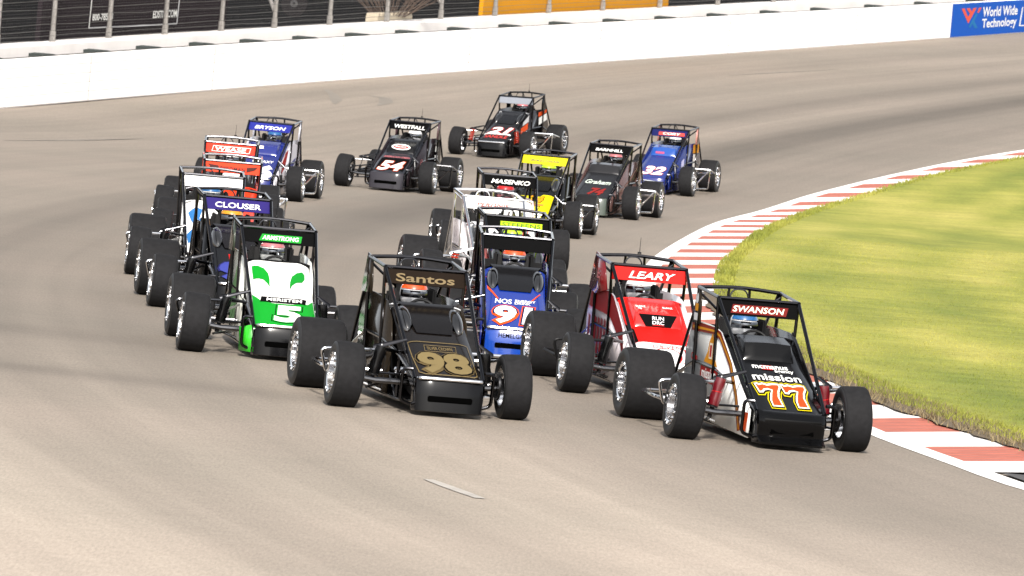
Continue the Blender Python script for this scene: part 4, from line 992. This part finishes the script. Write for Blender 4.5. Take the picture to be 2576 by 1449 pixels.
# orange car
car('bright orange race car with dark winged lettering on its visor panel', 'FR', 399, 637, .3, hood=(250, 66, 25), side=(250, 66, 25), visor=(250, 66, 25), nose='carbon', helmet=('gold', 'white'), cowl=(250, 66, 25), can='black', nerf=STL, sail=(250, 66, 25), sailpts=SAIL_M, lsail=True, sidepts=SIDE_FULL, coil=None,
    visdec=[T('BYRDMAN', 0, VC - .005, .34, .055, (70, 16, 10), 1, .018)] + [Pg([(s * .19, VC - .035), (s * .30, VC + .0), (s * .34, VC + .045), (s * .19, VC + .03)], (70, 16, 10), 1) for s in (-1, 1)])
# red-orange WEASE
car('dark race car with red orange visor banner, behind the bright orange car', 'FR', 405, 568, -1.5, ant=True, hood='graphite', side=(200, 200, 198), visor=(240, 55, 25), nose='carbon', helmet=('black', 'white'), cowl='dark', can='black', sail=None, coil=None, upper='twin',
    visdec=[(*ring2d([(-.28, VC - .04), (.28, VC - .04), (.30, VC + .04), (-.26, VC + .04)], .01), 'white', 1), T('WEASE', 0, VC, .46, .058, 'white', 1, .018, .1)])
# blue BRYSON
car('blue race car with red and white side panel, at the rear left of the pack', 'FL', 740, 507, -8.4, hood='deepblue', side=(200, 198, 205), visor=(30, 45, 170), nose='deepblue', helmet=('blue', 'teal'), cowl='deepblue', upper='scoop', scoopc='deepblue', sidepts=SIDE_FULL, sail=(190, 190, 200), sailpts=SAIL_N, lsail=True, suit=(30, 60, 140), coil=None,
    visdec=[T('BRYSON', -.01, VC, .54, .055, 'white', 1, .018, .3)], hooddec=[n_(T('16', .06, .48, .40, .19, 'white', 1, .07)), g_(T('GALAXY', .05, .665, .36, .045, 'white', 1, .018))],
    scoopdec=[Pg([(-.14, .90), (-.02, .90), (-.02, .95), (-.14, .95)], 'cream', 1)],
    ldec=[Pg([(.30, .40), (.75, .55), (1.0, .85), (.70, .80), (.25, .56)], 'red', 1), Pg([(1.1, .2), (1.5, .3), (2.2, .9), (1.5, .95)], (215, 212, 220), 1), Pg([(.9, .3), (1.3, .6), (1.9, .7), (1.4, .35)], (110, 110, 190), 2)])
# 54
car('dark number 54 race car with an oval emblem on its hood', 'FR', 863, 468, -12.9, ant=True, hood=(38, 40, 46), side=(40, 32, 36), visor='black', nose=(58, 56, 62), bar=None, helmet=('silver', 'white'), cowl='graphite', upper='scoop', scoopc='dark', sc=(.50, .10, .26), sidepts=SIDE_FULL, nerf=STL, sail=(90, 66, 72), sailpts=SAIL_N, lsail=True, coil=None,
    visdec=[T('WESTFALL', .0, VC, .58, .065, 'white', 1, .018, .2)], hooddec=[g_(Pg([(-.27, .40), (.27, .40), (.27, .64), (-.27, .64)], 'black', 1)), n_(T('54', .0, .48, .42, .18, 'orange', 2, .03, .15, .03)), n_(T('54', .0, .48, .42, .18, 'white', 3, .03, .15)), g_(T('AMERICAN SPEED', 0, .665, .5, .03, 'pink', 2, .02, .2))],
    scoopdec=[(*ell2d(0, .875, .18, .055), 'white', 1), (*ell2d(0, .875, .15, .035), 'red', 2), T('Racing', 0, .875, .2, .03, 'white', 3, .02)], ldec=[T('Hawk', .95, .55, .55, .12, 'pink', 1, .02, .2), Pg([(1.9, .75), (2.15, .75), (2.15, .85), (1.9, .85)], 'white', 1), Pg([(1.9, .58), (2.15, .58), (2.15, .68), (1.9, .68)], 'white', 1)])
# 94
car('black race car with orange and white side stripes, farthest back in the pack', 'FR', 1150, 388, -17.5, ant=True, hood=(30, 30, 32), side=(34, 30, 32), visor=(150, 155, 165), nose='carbon', coil='rust', helmet=('black', 'pink'), cowl='silver', upper='twin', scoopc='graphite', sidepts=SIDE_FULL, sail='black', sailpts=SAIL_N, lsail=True,
    hooddec=[n_(T('21', .0, .61, .46, .13, 'red', 1, .04, .2, .03)), n_(T('21', .0, .61, .46, .13, 'white', 2, .03, .2)), g_(Pg([(-.31, .52), (.3, .52), (.3, .545), (-.31, .545)], 'white', 1)), g_(T('SANDLE', 0, .47, .5, .06, (215, 70, 65), 1, .018))],
    ldec=[Pg([(.45, .50), (.95, .60), (.95, .74), (.45, .63)], 'orange', 1), Pg([(.55, .68), (1.0, .76), (1.0, .90), (.6, .76)], 'silver', 1), Pg([(.0, .30), (.3, .36), (.3, .48), (.0, .42)], 'orange', 1), Pg([(1.7, .84), (2.3, .92), (2.3, .99), (1.7, .94)], 'orange', 1), Pg([(1.75, .66), (2.35, .76), (2.3, .90), (1.75, .82)], 'white', 1)])
# 24 yellow
car('black and yellow number 24 race car with a yellow visor banner', 'FL', 1438, 600, -7.0, hood='black', side='dark', visor='yellow', nose='yellow', helmet=('graphite', 'lime'), cowl='silver', upper='twin', nerf=STL, sail=None, coil=None,
    hooddec=[g_(Pg([(-.32, .36), (.32, .36), (.32, .70), (.12, .70), (.08, .66), (-.32, .66)], 'yellow', 1)), n_(T('24', .02, .61, .24, .10, 'black', 2, .06, .2, .03)), n_(T('24', .02, .61, .24, .10, 'amber', 3, .05, .2)), g_(Pg([(-.15, .50), (.18, .50), (.2, .53), (-.13, .53)], (215, 130, 60), 2)), g_((*ring2d([(-.10, .40), (-.02, .40), (.0, .49), (-.10, .49)], .014), 'black', 2)), g_((*ring2d([(.04, .40), (.12, .40), (.14, .49), (.04, .49)], .014), 'black', 2))],
    visdec=[T('BIASCHIAK', 0, VC, .50, .035, 'grey', 1, 0, .35)])
# 74
car('matt black race car with pale script lettering on its hood, beside the blue number 32', 'FL', 1585, 553, -10.7, hood=(34, 34, 36), side=(100, 74, 70), visor='black', nose=(74, 84, 74), bar=None, helmet=('bronze', 'pink'), cowl=(50, 50, 52), upper='scoop', scoopc=(44, 44, 46), sc=(.66, .11, .28), sidepts=SIDE_FULL, nerf=CHR, sail=None, coil=None,
    visdec=[T('BARNHILL', -.03, VC, .50, .045, 'white', 1, .02, .2)], hooddec=[g_(T('Graham', .0, .655, .46, .075, (190, 200, 190), 1, .018, .3)), n_(T('74', .06, .47, .26, .12, (150, 40, 36), 1, .05, .3))],
    ldec=[Pg([(-.1, .15), (.8, .55), (2.2, .98), (1.7, .80), (.7, .35)], (150, 110, 104), 1), Pg([(.3, .12), (1.2, .4), (2.3, .85), (2.3, .7), (1.3, .25)], (130, 96, 90), 1)])
# 32
car('metallic blue number 32 race car with red visor lettering, nearest the far kerb', 'FL', 1727, 494, -12.4, hood=(22, 56, 150), side=(20, 45, 130), visor='navy', nose='deepblue', helmet=('dark', 'silver'), cowl=(28, 80, 165), upper='scoop', scoopc=(20, 90, 190), sc=(.62, .12, .25), sidepts=SIDE_FULL, nerf=CHR, bumper=True, bar=None, sail=(215, 150, 140), sailpts=SAIL_N, lsail=True, coil=None,
    visdec=[Pg([(-.24, VC - .035), (.30, VC - .035), (.30, VC + .03), (-.24, VC + .03)], (225, 80, 70), 1), T('CORY', .03, VC, .36, .045, 'white', 2, .018, .2)],
    hooddec=[n_(T('32', -.0, .49, .42, .16, 'orange', 1, .035, .2, .02)), n_(T('32', .0, .49, .42, .16, 'white', 2, .035, .2))], scoopdec=[Pg([(-.16, .86), (.02, .86), (.02, .90), (-.16, .90)], (190, 80, 120), 1)],
    ldec=[Pg([(.75, .35), (.98, .38), (.98, .72), (.75, .66)], (190, 190, 225), 1), Pg([(1.75, .80), (2.3, .80), (2.3, .98), (1.75, .98)], 'amber', 1), Pg([(1.8, .2), (2.1, .2), (2.1, .78), (1.8, .78)], (215, 210, 205), 1)])  # pale upright strip at the rear is a chrome reflection put into colour
# MASENKO
car('white race car with black visor panel and white lettering, before the yellow banner car', 'FR', 1121, 660, 4.6, hood='white', side=(225, 200, 200), visor='black', nose='carbon', helmet=('pink', 'red'), cowl='cream', suit=(190, 70, 50), can='black', sail=None, coil=None, nerf=STL,
    visdec=[T('MASENKO', .02, VC, .56, .06, 'white', 1, .018, .25)], hooddec=[g_(Pg([(-.25, .4), (.2, .4), (.24, .6), (-.2, .6)], (210, 60, 50), 1))])
# PERDNIS
car('chrome barred race car with thin red lettering on its white visor panel', 'FR', 1073, 746, 7.6, hood='white', side=(205, 196, 196), visor='white', nose='carbon', helmet=('silver', 'white'), cowl='silver', coil='rust', tub=CHR, upper='twin', scoopc='silver', sail=None, nerf=CHR,
    visdec=[T('PERDNIS', .0, VC, .42, .045, (215, 60, 45), 1, .01, .3)])
# STEFFENS
car('dark race car with lime yellow visor lettering, directly behind the blue number 91', 'FR', 1109, 814, 5.2, hood='blue', side=(170, 60, 40), visor='black', nose='carbon', helmet=('teal', 'lime'), cowl='silver', upper='twin', scoopc='graphite', sail=None, coil=None, suit=(40, 90, 160),
    visdec=[Pg([(-.20, VC - .04), (.30, VC - .04), (.30, VC + .035), (-.20, VC + .035)], 'lime', 1), T('STEFFENS', .05, VC, .46, .045, (20, 70, 30), 2, -.0)])
# 91
car('blue number 91 race car with orange trim and plain black visor panel', 'FL', 1445, 917, 2.8, hood=(18, 60, 175), side='deepblue', visor='black', nose=(20, 80, 195), helmet=('silver', 'orange'), cowl='graphite', upper='twin', scoopc='dark', sidepts=SIDE_FULL, sail=None, coil=None, nerf=STL,
    hooddec=[n_(T('91', -.02, .495, .38, .175, 'orange', 1, .05, .1, .055)), n_(T('91', -.02, .495, .38, .175, (12, 30, 90), 2, .05, .1, .028)), n_(T('91', -.02, .495, .38, .175, 'white', 3, .04, .1)), g_(T('NOS', -.13, .645, .18, .05, 'white', 1, .018, .1)), g_(T('ENERGY', .11, .66, .22, .024, 'white', 1, .018)), g_(T('DRINK', .08, .633, .17, .024, 'white', 1, .018)),
             g_(Pg([(-.20, .67), (-.30, .80), (-.32, .95), (-.31, .95), (-.28, .80), (-.18, .67)], 'orange', 1)), g_(Pg([(.17, .67), (.27, .77), (.28, .77), (.19, .67)], 'orange', 1))],
    nosedec=[Pg([(-.19, .235), (.19, .235), (.19, .305), (-.19, .305)], 'white', 1), T('HEMELGARN', .0, .27, .35, .048, 'black', 2, .018)], sidedec=[Pg([(-1.9, .5), (-.8, .45), (-.8, .5), (-1.9, .56)], 'orange', 1)])
# 21 LEARY
car('red race car with black hood emblem, just left of the number 77 car', 'FR', 1441, 987, 10.9, ant=True, hood=(235, 228, 228), side=(214, 206, 210), visor=(225, 25, 18), nose='white', helmet=('silver', 'white'), cowl=(225, 25, 18), upper='scoop', scoopc=(225, 25, 18), sc=(.46, .11, .25), sidepts=SIDE_FULL, sail=(120, 14, 22), sailpts=SAIL_W, can='black', coil=None, nerf=BLK,
    visdec=[T('LEARY', .03, VC, .48, .07, 'black', 1, .018, .3, .03), T('LEARY', .03, VC, .48, .07, 'white', 2, .018, .3)],
    hooddec=[g_(Pg([(-.325, .60), (.325, .58), (.325, 1.05), (-.325, 1.05)], (225, 25, 18), 1)), g_(Pg([(-.325, .60), (-.26, .60), (-.26, .72), (-.325, .80)], 'black', 2)), g_(T('DRIVEN', .02, .555, .3, .03, 'red', 1, 0, .2)), n_(T('21', .1, .44, .36, .16, 'red', 1, .06, 0, .04)), n_(T('21', .1, .44, .36, .16, 'white', 2, .06))],
    scoopdec=[Pg([(-.13, .76), (.13, .76), (.20, .885), (-.20, .885)], 'black', 1), T('RUN', 0, .845, .12, .035, 'silver', 2, .018), T('DRC', 0, .80, .12, .035, 'silver', 2, .018), Pg([(-.06, .77), (.06, .77), (.06, .777), (-.06, .777)], 'red', 2), T('4', -.17, .94, .04, .02, 'white', 1), T('BullAZ', -.15, .96, .10, .016, 'white', 1), T('BullAZ', .13, .96, .10, .016, 'white', 1)],
    sidedec=[Pg([(-2.35, .78), (-1.2, .74), (-.55, .52), (-.3, .34), (-.3, .40), (-.45, .655), (-.8, .825), (-1.08, .95), (-1.3, .985), (-2.24, .995)], (150, 18, 26), 1)] + [Pg([(-2.3 + i * .17, .14), (-2.2 + i * .17, .14), (-2.2 + i * .17, .68), (-2.3 + i * .17, .70)], (120, 16, 30), 2) for i in range(7)], saildec=[T('E', -1.75, 1.15, .12, .1, 'pink', 1)])
